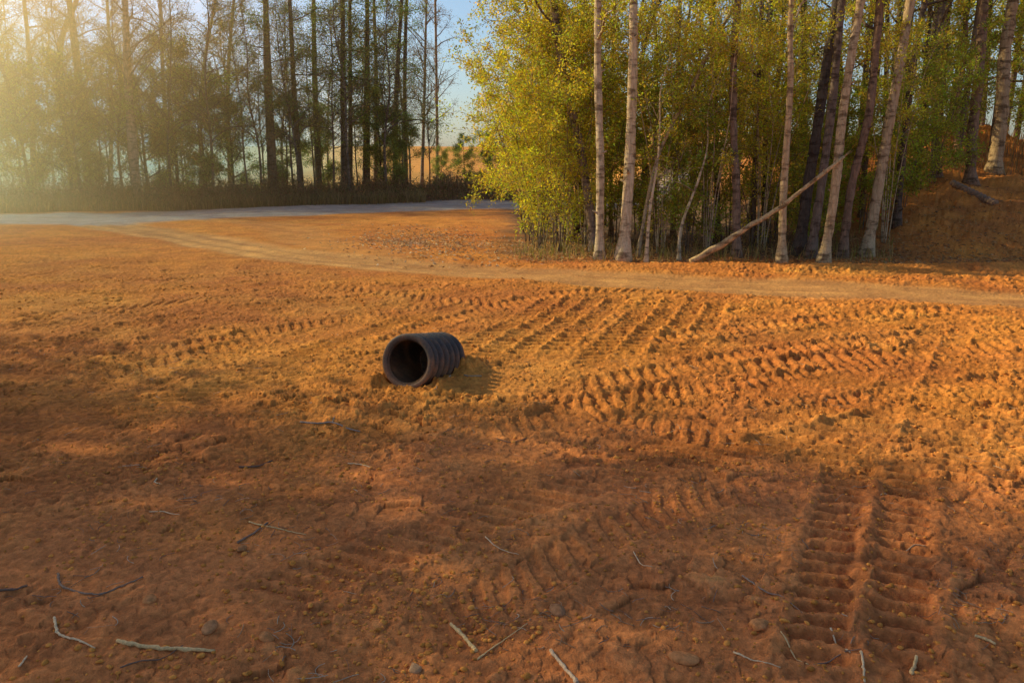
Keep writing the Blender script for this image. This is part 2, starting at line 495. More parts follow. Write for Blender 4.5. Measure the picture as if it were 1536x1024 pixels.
SOIL = soil_mat()
CLOD = attr_mat('loose_clay', .95, .01, 45, .3, .06)
STONE = attr_mat('dusty_stone', .98, .006, 60, .35, .0)
WOOD = attr_mat('dry_wood', .85, .003, 90, .35, .12)
BARK_PALE = bark_mat('pale_bark', (.34, .23, .12), (.66, .50, .31), (.78, .64, .43), 1.6)
BARK_BROWN = bark_mat('brown_bark', (.09, .06, .045), (.24, .17, .12), (.36, .28, .21))
BARK_DARK = bark_mat('dark_bark', (.035, .026, .022), (.11, .08, .06), (.20, .15, .11))
LEAF = leaf_mat('young_leaf', .5, (1.3, 1.2, .5))
NEEDLE = leaf_mat('evergreen_leaf', .5, (1.2, 1.15, .6))
DRY = leaf_mat('dry_leaf', .5, (1.2, 1.0, .7))

# ------------------------------------------------------------------ ground sheet, split along the road and the dirt track
def build_ground():
    dense = np.radians(np.linspace(-43, 43, 1500))
    rest = np.radians(np.concatenate([np.linspace(43, 82, 230)[1:], np.linspace(82, 278, 60)[1:-1], np.linspace(278, 317, 230)[:-1]]))
    az = np.concatenate([dense, rest])
    r = [.35, .6, .8, .95, 1.05]
    while r[-1] < 15: r.append(r[-1] * 1.0036)
    while r[-1] < 45: r.append(r[-1] * 1.009)
    while r[-1] < 1500: r.append(r[-1] * 1.045)
    r = np.array(r)
    nr, na = len(r), len(az)
    X = (r[:, None] * np.sin(az)[None]).ravel(); Y = (r[:, None] * np.cos(az)[None]).ravel()
    Z = height(X, Y)
    X = np.append(X, 0.0); Y = np.append(Y, 0.0); Z = np.append(Z, Z[:na].mean())
    V = np.stack([X, Y, Z], 1)
    i = np.arange(nr - 1)[:, None] * na; j = np.arange(na)[None]; j2 = (j + 1) % na
    q = np.stack([i + j, i + na + j, i + na + j2, i + j2], -1).reshape(-1, 4)
    t = np.stack([np.full(na, nr * na), np.arange(na), (np.arange(na) + 1) % na], 1)
    # base colours
    road, tr = zones(X, Y)
    R = np.hypot(X, Y)
    a = np.array([.84, .315, .056]); b = np.array([.68, .225, .052]); c = np.array([.86, .39, .085])
    f1 = np.clip(.5 + .8 * gnoise(X / 2.6, Y / 2.6, 61) + .5 * gnoise(X / .7, Y / .7, 62), 0, 1)[:, None]
    f2 = np.clip(.8 * gnoise(X / 1.5, Y / 1.5, 63) + .4 * gnoise(X / .4, Y / .4, 64), 0, 1)[:, None]
    C = a * (1 - f1) + b * f1
    C = C * (1 - .6 * f2) + c * .6 * f2
    # dusty film on trodden foreground, colour lifted to brighten the shade there
    dust_lift = (sstep(5.6, 3.0, R + .8 * gnoise(X / .8, Y / .8, 65)) * .75)[:, None]
    C = C * (1 - dust_lift) + np.array([.88, .305, .098]) * dust_lift
    rel = np.append(height(X[:-1], Y[:-1]) - height(X[:-1], Y[:-1], False), 0.0)  # painted relief shading: hollows darkened and crests lightened in the colour
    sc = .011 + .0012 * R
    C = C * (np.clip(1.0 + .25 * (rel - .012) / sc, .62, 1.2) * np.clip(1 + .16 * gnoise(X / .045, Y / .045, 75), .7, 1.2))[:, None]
    C = np.minimum(C, .9)
    # island of litter by the bushes, grove floor and verge
    lit = sstep(13.0, 14.2, Y + .6 * gnoise(X / .9, Y / .9, 66)) * sstep(-.8, .6, X + .5 * gnoise(X / .6, Y / .6, 67)) * sstep(7.6, 6.2, X - .15 * (Y - 13))
    ver = sstep(25.4, 26.4, Y - .33 * (X + 17) + .5 * gnoise(X / 1.2, Y / 1.2, 68)) * sstep(42, 36, Y)
    lit = np.maximum(lit, ver * .9)[:, None]
    C = C * (1 - lit) + np.array([.17, .105, .055]) * lit
    bnk = (sstep(13.4, 14.4, Y) * sstep(5.5, 7.5, X) * sstep(30, 24, Y))[:, None]
    bn = np.clip(.5 + gnoise(X / .9, Y / .5, 73) + .5 * gnoise(X / .25, Y / .2, 74), 0, 1)[:, None]
    C = C * (1 - .8 * bnk) + (np.array([.80, .30, .06]) * (1 - bn) + np.array([.55, .19, .05]) * bn) * .8 * bnk
    cg = np.clip(.5 + gnoise(X / 1.1, Y / .35, 69), 0, 1)[:, None]
    dt, st = along(X, Y, TRACK, 5); dr, sr = along(X, Y, ROAD, 8)
    rut = np.clip(.5 + .9 * gnoise(np.clip(dt, -9, 9) * 3.2, st * .16, 91) + .5 * gnoise(np.clip(dt, -9, 9) * 9, st * .4, 92), 0, 1)
    rut2 = np.clip(.5 + .9 * gnoise(np.clip(dr, -9, 9) * 1.6, sr * .1, 93) + .5 * gnoise(np.clip(dr, -9, 9) * 5, sr * .3, 94), 0, 1)
    cg = np.where(tr > road, .3 * cg[:, 0] + .7 * rut, .3 * cg[:, 0] + .7 * rut2)[:, None]
    C = C * (1 - tr[:, None] * .85) + (np.array([.84, .43, .135]) * (1 - cg) + np.array([.52, .25, .09]) * cg) * tr[:, None] * .85
    C = C * (1 - road[:, None]) + (np.array([.56, .45, .34]) * (1 - cg * .5) + np.array([.34, .19, .10]) * cg * .5) * road[:, None]
    fld = sstep(38, 46, Y)[:, None]
    C = C * (1 - fld) + np.array([.72, .33, .07]) * fld
    fc = lambda A: A[q].mean(1)
    is_road = fc(road) > .5
    is_tr = (fc(tr) > .45) & ~is_road
    def sub(name, keep, tris):
        qq = q[keep]
        use = np.unique(np.concatenate([qq.ravel(), tris.ravel()]))
        mp = np.full(len(V), -1); mp[use] = np.arange(len(use))
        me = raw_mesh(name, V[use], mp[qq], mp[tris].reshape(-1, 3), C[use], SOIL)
        o = bpy.data.objects.new(name, me); COL.objects.link(o)
        return tag(o, kind='structure')
    none = np.zeros((0, 3), int)
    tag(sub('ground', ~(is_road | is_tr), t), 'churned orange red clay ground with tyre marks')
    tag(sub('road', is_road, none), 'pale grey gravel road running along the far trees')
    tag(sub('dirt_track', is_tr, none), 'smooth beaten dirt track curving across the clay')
build_ground()

# ------------------------------------------------------------------ loose soil, stones and sticks
def ico(sub=1):
    p = (1 + 5 ** .5) / 2
    v = [(-1, p, 0), (1, p, 0), (-1, -p, 0), (1, -p, 0), (0, -1, p), (0, 1, p), (0, -1, -p), (0, 1, -p), (p, 0, -1), (p, 0, 1), (-p, 0, -1), (-p, 0, 1)]
    f = [(0, 11, 5), (0, 5, 1), (0, 1, 7), (0, 7, 10), (0, 10, 11), (1, 5, 9), (5, 11, 4), (11, 10, 2), (10, 7, 6), (7, 1, 8), (3, 9, 4), (3, 4, 2), (3, 2, 6), (3, 6, 8), (3, 8, 9), (4, 9, 5), (2, 4, 11), (6, 2, 10), (8, 6, 7), (9, 8, 1)]
    v = [np.array(a) / np.linalg.norm(a) for a in v]
    for _ in range(sub):
        cache, nf = {}, []
        def mid(a, b):
            k = (min(a, b), max(a, b))
            if k not in cache:
                m = v[a] + v[b]; v.append(m / np.linalg.norm(m)); cache[k] = len(v) - 1
            return cache[k]
        for a, b, c in f:
            ab, bc, ca = mid(a, b), mid(b, c), mid(c, a)
            nf += [(a, ab, ca), (b, bc, ab), (c, ca, bc), (ab, bc, ca)]
        f = nf
    return np.array(v), np.array(f)

ICO1, ICO2 = ico(1), ico(2)

def lump_shape(base, amp=.3, flat=.7):
    v, f = base
    d = np.ones(len(v))
    for k in range(4):
        n = rng.normal(size=3); n /= np.linalg.norm(n)
        d = np.minimum(d, (.55 + .4 * rng.random()) / np.maximum(v @ n, .05))
    d *= 1 + amp * .4 * rng.normal(size=len(v)) * .35
    return v * d[:, None] * np.array([1 + .3 * rng.random(), .75 + .3 * rng.random(), flat])

def clods():
    m = MB()
    shapes = [lump_shape(ICO1, .3, .55 + .3 * rng.random()) for _ in range(14)]
    f = ICO1[1]
    n = 22000
    rr = np.exp(rng.uniform(math.log(1.9), math.log(13), n)); az = np.radians(rng.uniform(-37, 37, n))
    x, y = rr * np.sin(az), rr * np.cos(az)
    road, tr = zones(x, y)
    dens = np.clip(.35 + .7 * gnoise(x / .7, y / .7, 71) + .35 * gnoise(x / .25, y / .25, 72), .02, 1) * (1 - np.maximum(road, tr)) * sstep(12.6, 11.5, y)
    k = rng.random(n) < dens
    x, y = x[k], y[k]
    z = height(x, y)
    for a, b, c in zip(x, y, z):
        s = .003 + .008 * rng.random() ** 3.5 + .0011 * math.hypot(a, b) * rng.random()
        v = shapes[rng.integers(14)] * s
        th = rng.random() * 6.28; ct, st = math.cos(th), math.sin(th)
        v = np.stack([v[:, 0] * ct - v[:, 1] * st + a, v[:, 0] * st + v[:, 1] * ct + b, v[:, 2] + c + s * .15], 1)
        m.add(v, None, f, np.array([.74, .28, .055]) * rng.uniform(.65, 1.2))
    tag(m.build('loose_dirt', CLOD), 'crumbs and clods of loose red clay strewn over the churned ground', kind='stuff')
clods()

def stone(px, py, size, label, col, flat=.65, name='stone'):
    x, y = G(px, py)
    z = hz(x, y)
    m = MB(); v = lump_shape(ICO2, .12, flat) * size
    m.add(v, None, ICO2[1], np.array(col))
    o = m.build(name, STONE, loc=(x, y, z + size * flat * .35)); o.rotation_euler.z = rng.random() * 6
    return tag(o, label, 'stone', 'small stones on the clay')
CB, CG = (.58, .23, .08), (.50, .22, .09)
stone(364, 832, .024, 'orange lump of clay stone below the crossed twigs', (.42, .18, .07))
stone(315, 945, .032, 'brown flat stone behind the thick straight stick', CG)
stone(225, 905, .028, 'rounded red stone under the hooked dark root', CB)
stone(622, 1000, .022, 'smooth grey brown pebble lying below the jointed cane', (.50, .27, .13))
stone(836, 915, .032, 'dark flat stone half sunk between two tread marks', (.36, .17, .08))
stone(1140, 945, .04, 'broad reddish stone beside the ladder tread', CB, .5)
stone(1025, 988, .045, 'large flat clay slab near the bottom edge', CB, .35)
stone(400, 960, .028, 'squarish brown stone past the end of the thick stick', CB)

def stick(pts, r, label, col, name='stick', cat='stick', lift=.004, taper=.75, knots=0, group='loose sticks and twigs on the clay', fork=None):
    g = smooth_line([G(a, b) for a, b in pts], 7)
    z = height(g[:, 0], g[:, 1])
    k = max(3, len(z) // 3)
    zs = np.convolve(np.pad(z, k // 2 + 1, mode='edge'), np.ones(k) / k, 'same')[k // 2 + 1:k // 2 + 1 + len(z)]
    p = np.column_stack([g, np.maximum(zs, z - .012) + r * .45 + lift * .5])
    n = len(p)
    p[1:-1, :2] += rng.normal(size=(n - 2, 2)) * r * .25
    rad = .85 * r * np.linspace(1, taper, n) * (1 + .12 * rng.normal(size=n))
    for q in range(knots):
        rad[int((q + .7) * n / (knots + .6))] *= 1.35
    base = p[n // 2].copy(); base[2] -= r
    m = MB(); m.tube(p, rad, 8, True, np.array(col) * 1.0)
    if fork:
        i, a, b = fork
        e = G(a, b); q1 = p[i]; e = np.array([e[0], e[1], hz(*e) + r])
        m.tube(np.array([q1, (q1 + e) / 2 + [0, 0, .006], e]), np.array([.7, .6, .35]) * r, 6, True, np.array(col))
    o = m.build(name, WOOD, loc=base, shift=base)
    return tag(o, label, cat, group)
TAN, PALE, GRY, DRK = (.72, .46, .20), (.72, .50, .28), (.28, .18, .12), (.20, .12, .08)
stick([(176, 963), (215, 969), (265, 973), (322, 977)], .0085, 'thick straight tan stick lying level near the bottom edge', TAN, knots=3)
stick([(82, 930), (86, 948), (100, 958), (122, 964), (142, 972)], .006, 'crooked pale root bent like a hook above the bottom corner', PALE, knots=1, taper=.5)
stick([(88, 866), (92, 882), (120, 893), (150, 896), (185, 884), (215, 872)], .0055, 'long curved grey root sagging in a bow', GRY, taper=.6)
stick([(0, 890), (20, 887), (42, 884)], .006, 'short dark stick running out of the frame edge', DRK)
stick([(357, 821), (380, 806), (402, 790)], .0055, 'dark straight twig crossed under a pale one', GRY)
stick([(374, 787), (398, 795), (430, 801), (459, 807)], .0042, 'thin pale twig crossing over a dark twig', TAN, taper=.5)
stick([(676, 934), (694, 950), (706, 964), (714, 974)], .0065, 'jointed tan cane piece with a split thin end', TAN, knots=2, taper=1.3)
stick([(716, 986), (752, 958), (791, 934)], .0032, 'straight thin twig slanting beside the jointed cane', TAN, taper=.5)
stick([(826, 974), (842, 993), (858, 1013), (866, 1026)], .007, 'pale brown rod cut off by the bottom edge', (.56, .38, .24), taper=1.1)
stick([(728, 808), (742, 822), (760, 829), (778, 834)], .003, 'slim bowed straw curling on the mid foreground clay', PALE, taper=.5)
stick([(522, 694), (540, 697), (557, 703)], .004, 'short pale twig on flat ground below the pipe', PALE, taper=.6)
stick([(450, 631), (475, 634), (498, 632), (520, 640), (540, 643)], .006, 'grey weathered branch lying in front of the pipe', (.36, .28, .22), fork=(14, 502, 622))
stick([(225, 774), (248, 776), (270, 781)], .004, 'fine light straw on the dim open clay', PALE, taper=.5)
stick([(358, 700), (385, 698), (408, 688)], .006, 'dark curved twig half pressed into the clay', DRK)
stick([(1462, 957), (1478, 963), (1493, 970)], .007, 'short chunky tan splinter by the last tread bars', TAN)
stick([(1366, 1012), (1370, 1000), (1374, 990)], .008, 'stubby upright looking chip at the foot of the tread', TAN)
stick([(1113, 866), (1140, 888), (1170, 902), (1203, 926)], .0045, 'long thin root snaking into the ladder tread', (.34, .22, .15), taper=.4)
stick([(1100, 980), (1130, 993), (1170, 1006)], .004, 'pale bent stalk across the foot of the tread', PALE, taper=.5)
stick([(1170, 960), (1190, 980), (1212, 1000)], .0035, 'thin twig lying over the lowest tread bars', TAN, taper=.5)
stick([(1245, 950), (1262, 972), (1275, 985)], .004, 'light twig in the tangle between the tread strips', PALE, taper=.5)
stick([(1220, 1000), (1255, 985), (1290, 982)], .0035, 'dark wiry twig in the tangle between the tread strips', GRY, taper=.5)
stick([(1352, 824), (1370, 819), (1388, 822)], .004, 'short reddish twig resting inside the tread strip', (.5, .28, .15), taper=.7)
stick([(1290, 989), (1294, 1010), (1296, 1030)], .005, 'pale stalk pointing down out of the bottom edge', PALE)
stick([(660, 558), (668, 566), (675, 573), (668, 577)], .008, 'crooked pale root bent beside the pipe collar', (.50, .36, .24), taper=.7)
stick([(696, 569), (708, 570), (722, 568)], .007, 'short straight stick on the soil beside the pipe', (.44, .30, .19))
stick([(950, 834), (962, 850), (978, 858)], .003, 'thin bent straw in the dusty middle clay', PALE, taper=.5)
stick([(180, 1000), (215, 990), (245, 985), (275, 968)], .0035, 'dark thin twig trailing behind the thick stick', DRK, taper=.5)
stick([(28, 1000), (36, 992), (40, 982)], .004, 'short pale stalk standing off the bottom corner', PALE)
stick([(235, 715), (232, 722), (240, 728)], .004, 'tiny pale curl of root alone on the clay', PALE)
stick([(745, 655), (768, 660), (790, 654)], .004, 'small dark twig below the sunlit clods', DRK)

# ------------------------------------------------------------------ the drainage pipe
def pipe():
    root = empty('drainage_pipe', PIPE_C, 'black corrugated plastic drain pipe half sunk in the clay, open end facing out', 'pipe')
    ax = np.array([math.sin(PIPE_AZ) * math.cos(PIPE_TILT), math.cos(PIPE_AZ) * math.cos(PIPE_TILT), math.sin(PIPE_TILT)])
    sd_ = np.array([math.cos(PIPE_AZ), -math.sin(PIPE_AZ), 0]); upv = np.cross(sd_, ax)
    ns = 72
    th = np.arange(ns) * 2 * PI / ns
    def lathe(m, prof, col, close=False, wob=.0):
        prof = np.array(prof); n = len(prof)
        ring = np.cos(th)[:, None] * sd_ + np.sin(th)[:, None] * upv
        dent = 1 + wob * np.sin(2 * th + .7)
        v = prof[:, 0][:, None, None] * ax + prof[:, 1][:, None, None] * (ring * dent[:, None])[None]
        k = n if close else n - 1
        i = np.arange(k)[:, None]; j = np.arange(ns)[None]; j2 = (j + 1) % ns; i2 = (i + 1) % n
        q = np.stack([i * ns + j, i * ns + j2, i2 * ns + j2, i2 * ns + j], -1).reshape(-1, 4)
        v = v.reshape(-1, 3)
        # dusting of clay low on the wall and on edges
        zz = np.tile(ring[:, 2], n); d = np.clip(.5 - zz, 0, 1) ** 2 * .5 + np.clip(gnoise(v[:, 0] * 14, v[:, 1] * 14 + v[:, 2] * 11, 3), 0, 1) * .4 + np.clip(gnoise(v[:, 0] * 50, v[:, 1] * 50 + v[:, 2] * 41, 4), 0, 1) * .2
        c = np.array(col) * (1 - d[:, None]) + np.array([.36, .17, .075]) * d[:, None]
        m.add(v, q, None, c)
    # shell: rounded ribs
    pr = [(.038, PIPE_R - .04)]
    rib = .090
    s0 = .046
    R = PIPE_R
    while s0 + rib < PIPE_L:
        for t, rr in ((0, -.040), (.20, -.040), (.27, -.018), (.34, -.004), (.45, .001), (.62, .001), (.74, -.004), (.82, -.016), (.90, -.040)):
            pr.append((s0 + t * rib, R + rr))
        s0 += rib
    pr.append((s0, R - .040)); pr.append((s0 + .002, R - .042))
    PL = attr_mat('black_plastic', .6, .0015, 70, .3, .18)
    m = MB(); lathe(m, pr, (.072, .066, .062), wob=.012); m.build('corrugated_shell', PL, root)
    m = MB(); lathe(m, [(.0, R - .024), (.0, R - .006), (.004, R - .001), (.010, R + .002), (.034, R + .002), (.040, R - .002), (.046, R - .012), (.046, R - .046), (.01, R - .046)], (.10, .078, .062), True, .012)
    m.build('rim', PL, root)
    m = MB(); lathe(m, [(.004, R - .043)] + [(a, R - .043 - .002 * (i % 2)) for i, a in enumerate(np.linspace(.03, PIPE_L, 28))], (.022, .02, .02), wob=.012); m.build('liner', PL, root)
    m = MB()
    ring = np.cos(th)[:, None] * sd_ + np.sin(th)[:, None] * upv
    pts = [ax * (PIPE_L - .14)]
    V = [ax * (PIPE_L - .10 + .02 * rng.random())]
    for k, f in enumerate((.3, .6, .85, 1.0)):
        V += [ax * (PIPE_L - .06 - .05 * (1 - math.sin(a)) * f + .012 * rng.normal()) + ring[i] * (R - .046) * f for i, a in enumerate(th)]
    q = [(1 + k * ns + j, 1 + k * ns + (j + 1) % ns, 1 + (k + 1) * ns + (j + 1) % ns, 1 + (k + 1) * ns + j) for k in range(3) for j in range(ns)]
    t = [(0, 1 + j, 1 + (j + 1) % ns) for j in range(ns)]
    m.add(np.array(V), q, t, (.11, .06, .035)); m.build('soil_plug', CLOD, root)['label'] = 'dark earth packed in the far end of the pipe'
pipe()

# second ribbed pipe half buried on the bank
def bank_pipe():
    a, b = P(1424, 306, 17.2), P(1492, 312, 16.2)
    a[2] = hz(a[0], a[1]) + .0; b[2] = hz(b[0], b[1]) - .02
    n = 46
    t = np.linspace(0, 1, n)[:, None]
    p = a * (1 - t) + b * t
    rad = np.where(np.arange(n) % 4 < 2, .095, .066)
    m = MB(); m.tube(p - a, rad, 14, True, (.26, .15, .09)); 
    tag(m.build('drainage_pipe', attr_mat('weathered_plastic', .7, .003, 40, .4), loc=a), 'weathered ribbed brown pipe half buried up on the wooded dirt bank', 'pipe')
bank_pipe()

# ------------------------------------------------------------------ trees
UP = np.array([0, 0, 1.0])

def unit(v):
    return v / (np.linalg.norm(v) + 1e-9)

def branch(m, p0, d, L, r, droop=.0, sides=5, n=6, curl=.25, col=(1, 1, 1)):
    pts = [np.array(p0, float)]; d = unit(np.array(d, float))
    for i in range(n):
        d = unit(d + rng.normal(size=3) * curl * .45 + UP * (-droop) / n)
        pts.append(pts[-1] + d * L / n)
    pts = np.array(pts)
    m.tube(pts, r * np.linspace(1, .25, n + 1), sides, False, col)
    return pts

def leafage(pts, n, spread, rng_from=.25):
    """points scattered round a branch, with outward axes"""
    k = rng.uniform(rng_from, 1, n) * (len(pts) - 1)
    i = np.minimum(k.astype(int), len(pts) - 2); f = (k - i)[:, None]
    c = pts[i] * (1 - f) + pts[i + 1] * f
    off = rng.normal(size=(n, 3)) * spread
    return c + off, off + (pts[i + 1] - pts[i]) * .5 + rng.normal(size=(n, 3)) * spread * .6

def leaf_cols(n, base, var=.25, alt=None, altp=0.0):
    c = np.tile(np.array(base, float), (n, 1)) * rng.uniform(1 - var, 1 + var, (n, 1))
    c *= 1 + .12 * rng.normal(size=(n, 3))
    if alt is not None:
        k = rng.random(n) < altp
        c[k] = np.array(alt) * rng.uniform(.7, 1.3, (k.sum(), 1))
    return np.clip(c, .005, .9)

YG, OL, DG, TN = (.52, .47, .055), (.34, .32, .045), (.20, .25, .07), (.36, .25, .09)

def clump(leaf):
    b = np.array(leaf) * rng.uniform(.55, 1.3)
    return b * np.array([rng.uniform(.72, 1.1), 1, 1])

def grow_limbs(tm, cm, path, rad, z0, z1, n, Lmin, Lmax, elev, leaf, nl, twig=4, spread=.09, droop=.1, lsize=(.055, .022), var=.3, tsize=.012, alt=None, altp=0, twig_leaf_from=.2, tmin=.004):
    """limbs from a stem path between heights, each with twigs and leaves"""
    zs = path[:, 2]
    for k in range(n):
        z = z0 + (z1 - z0) * ((k + rng.random()) / n)
        i = int(np.clip(np.searchsorted(zs, z), 1, len(path) - 1)); f = np.clip((z - zs[i - 1]) / (zs[i] - zs[i - 1] + 1e-6), 0, 1)
        p = path[i - 1] * (1 - f) + path[i] * f
        r = rad[i - 1] * (1 - f) + rad[i] * f
        a = rng.random() * 2 * PI; e = math.radians(rng.uniform(*elev))
        L = rng.uniform(Lmin, Lmax) * (1.0 - .45 * (z - z0) / (z1 - z0 + 1e-6))
        d = np.array([math.cos(a) * math.cos(e), math.sin(a) * math.cos(e), math.sin(e)])
        rr = min(r * .55, .012 + .012 * L)
        b = branch(tm, p, d, L, rr, droop, 5, 7)
        for q in range(twig):
            j = rng.integers(2, len(b)); dd = unit(unit(b[j] - b[j - 1]) + rng.normal(size=3) * .7)
            tl = L * rng.uniform(.25, .5)
            t = branch(tm, b[j], dd, tl, max(tmin, rr * .3), droop * 1.2, 3, 4, .4)
            if nl:
                c, ax = leafage(t, nl, spread, twig_leaf_from); s = rng.uniform(.7, 1.25, nl)
                cm.leaves(c, ax, lsize[0] * s, lsize[1] * s, leaf_cols(nl, clump(leaf), var, alt, altp))
        if nl:
            c, ax = leafage(b, nl, spread, .3); s = rng.uniform(.7, 1.25, nl)
            cm.leaves(c, ax, lsize[0] * s, lsize[1] * s, leaf_cols(nl, leaf, var, alt, altp))

def stem_path(pts, n=9):
    """smooth path through world points, extended upward to the last"""
    return smooth_line(pts, n)

def shaped_tree(name, label, px_pts, Y, w0, w1, top, bark, leaf=None, nl=0, limbs=8, z0=2.5, Llim=(.7, 1.6), group=None, tint=(1, 1, 1), cat='tree', elev=(15, 60), twig=4, lsize=(.055, .022), spread=.09, leafmat=None, alt=None, altp=0., base_z=None):
    """one tree surveyed from the photograph: stem through px points at distance Y, widths in pixels"""
    pts = [P(a, b, Y + (0.25 * k)) for k, (a, b) in enumerate(px_pts)]
    g = hz(pts[0][0], pts[0][1]) - .06
    pts[0][2] = g
    for k in range(1, len(pts)): pts[k] = pts[k] + rng.normal(size=3) * [.0014 * Y, .03, 0]
    d = unit(pts[-1] - pts[-2]); d = unit(d + UP * .6)
    k = (top - pts[-1][2]) / d[2]
    pts.append(pts[-1] + d * k * .5 + rng.normal(size=3) * [.12, .12, 0]); pts.append(pts[-2] + d * k + rng.normal(size=3) * [.2, .2, 0])
    path = stem_path(pts, 8)
    z = path[:, 2]; mm = Y / FPX * 1.02
    zt = pts[len(px_pts) - 1][2]
    rad = np.interp(z, [g, g + .4, zt, top], [w0 * mm * .5 * 1.5, w0 * mm * .41, w1 * mm * .38, .012])
    rad = rad * (1 + .05 * rng.normal(size=len(rad)))
    base = path[0].copy(); base[2] += .06
    root = empty(name, base, label, cat, group)
    tm, cm = MB(), MB()
    tm.tube(path, rad, 12, True, tint, .035)
    for i_ in range(rng.integers(2, 5)):   # broken stubs and knots
        j = rng.integers(2, len(path) - 4)
        a = rng.random() * 6.28
        tm.tube(np.array([path[j], path[j] + np.array([math.cos(a), math.sin(a), .5]) * rad[j] * 1.9]), [rad[j] * .4, rad[j] * .15], 6, True, np.array(tint) * .8)
    grow_limbs(tm, cm, path, rad, z0, top - .2, limbs, *Llim, elev, leaf or YG, nl if leaf else 0, twig, spread, lsize=lsize, alt=alt, altp=altp, tmin=.004 if Y < 24 else .008)
    tm.build('trunk', bark, root, shift=base)
    if cm.n: cm.build('crown', leafmat or LEAF, root, smooth=False, shift=base)
    return root

def proto_tree(name, cat, h, r, bark, leaf, nl, limbs, z0, Llim, stems=1, spread_stems=.3, elev=(10, 55), twig=5, lsize=(.06, .024), spread=.1, leafmat=None, alt=None, altp=0., droop=.1, stem_part='trunk', var=.3, wob=.06, leaf_part='crown', tmin=.004):
    """a tree or shrub at the origin to be copied"""
    tm, cm = MB(), MB()
    for s in range(stems):
        a = s * 2 * PI / stems + rng.random(); lean = spread_stems * rng.uniform(.3, 1) if stems > 1 else spread_stems * .15
        hh = h * rng.uniform(.75, 1) if stems > 1 else h
        pts = [np.array([.06 * math.cos(a), .06 * math.sin(a), -.08]) * (1 if stems > 1 else 0) + [0, 0, -.08 if stems == 1 else 0]]
        for k in (.25, .5, .75, 1):
            pts.append(np.array([math.cos(a) * lean * hh * k ** 1.3, math.sin(a) * lean * hh * k ** 1.3, hh * k]) + rng.normal(size=3) * [wob * hh * .4 * k, wob * hh * .4 * k, 0])
        path = stem_path(pts, 6); rad = np.linspace(r, r * .2, len(path)) * (.6 + .4 * rng.random() if stems > 1 else 1)
        tm.tube(path, rad, 9 if stems == 1 else 6, True, (1, 1, 1), .03)
        grow_limbs(tm, cm, path, rad, z0 * hh * (rng.uniform(.15, 1.3) if stems > 1 else 1), hh * .98, limbs, *Llim, elev, leaf, nl, twig, spread, droop, lsize, var, alt=alt, altp=altp, tmin=tmin)
    root = bpy.data.objects.new(name, None); COL.objects.link(root); root['category'] = cat
    tm.build(stem_part, bark, root); cm.build(leaf_part, leafmat or LEAF, root, smooth=False)
    return root

GR, GR_L, GR_OFF = 'trees of the sunlit grove', 'trees along the far side of the road', 'trees beside the clearing'
T = shaped_tree
# --- sunlit grove, front rank
T('tree', 'straight slim pale trunk, first of two side by side behind the track bend', [(899, 392), (899, 250), (897, 110), (897, -10)], 13.3, 15, 13, 9.5, BARK_PALE, YG, 30, 9, 3.0, group=GR)
T('tree', 'stoutest smooth pale trunk, bowed at the foot, beside its slim twin', [(934, 392), (942, 290), (947, 180), (949, 60), (951, -10)], 13.2, 21, 16, 11, BARK_PALE, YG, 26, 9, 4.0, group=GR, tint=(1.08, 1.06, 1.02))
T('tree', 'grey flaking trunk leaning back over the yellow bushes', [(893, 384), (884, 300), (868, 215), (848, 110), (830, 0)], 14.6, 15, 17, 9.5, BARK_BROWN, YG, 24, 9, 3.2, group=GR, tint=(1.5, 1.45, 1.4))
T('sapling', 'thin white sapling curving up beside the stout pale trunk', [(969, 393), (975, 320), (987, 240), (990, 190)], 13.0, 6, 3, 3.4, BARK_PALE, YG, 18, 5, 1.8, (.4, .8), cat='sapling', tint=(1.15, 1.12, 1.08))
T('sapling', 'long grey sapling slanting high across the open leaves', [(955, 385), (985, 240), (1040, 130), (1085, 40)], 14.0, 6, 7, 5.6, BARK_PALE, YG, 20, 5, 3.2, (.5, 1.0), cat='sapling', tint=(.8, .78, .76))
T('sapling', 'pale twisted sapling forking near the foot of the leaning pole', [(1018, 394), (1025, 340), (1046, 270), (1062, 220)], 13.3, 6, 3, 3.2, BARK_PALE, YG, 20, 6, 1.0, (.4, .8), cat='sapling')
T('tree', 'rough dark trunk with flaking pale side, crossed low by the leaning pole', [(1105, 398), (1104, 280), (1105, 150), (1107, -5)], 13.6, 14, 13, 10, BARK_BROWN, YG, 24, 9, 3.2, group=GR, tint=(1.3, 1.2, 1.1))
T('tree', 'clean pale tan trunk rising where the leaning pole crosses', [(1172, 401), (1178, 280), (1184, 130), (1188, -5)], 12.9, 14, 10, 9.5, BARK_PALE, YG, 22, 9, 3.4, group=GR, tint=(.95, .86, .74))
T('tree', 'blackish trunk with a wavy stem behind the pole tip', [(1197, 398), (1212, 290), (1222, 200), (1240, 90), (1255, -5)], 13.8, 20, 17, 11, BARK_DARK, YG, 20, 8, 3.8, group=GR)
T('tree', 'ragged brown trunk close beside the blackish one', [(1214, 399), (1232, 280), (1250, 140), (1262, -5)], 13.5, 16, 14, 10.5, BARK_BROWN, YG, 20, 8, 3.8, group=GR)
T('tree', 'slanting pale trunk touching the tip of the leaning pole', [(1234, 398), (1249, 290), (1266, 180), (1280, 80), (1290, -5)], 12.9, 16, 16, 10, BARK_PALE, YG, 20, 8, 3.8, group=GR, tint=(.92, .84, .74))
T('tree', 'curved reddish brown trunk between two slanting pale ones', [(1263, 388), (1281, 280), (1300, 170), (1312, 80), (1320, -5)], 13.6, 15, 15, 10, BARK_BROWN, YG, 18, 8, 3.8, group=GR, tint=(1.25, 1.05, .9))
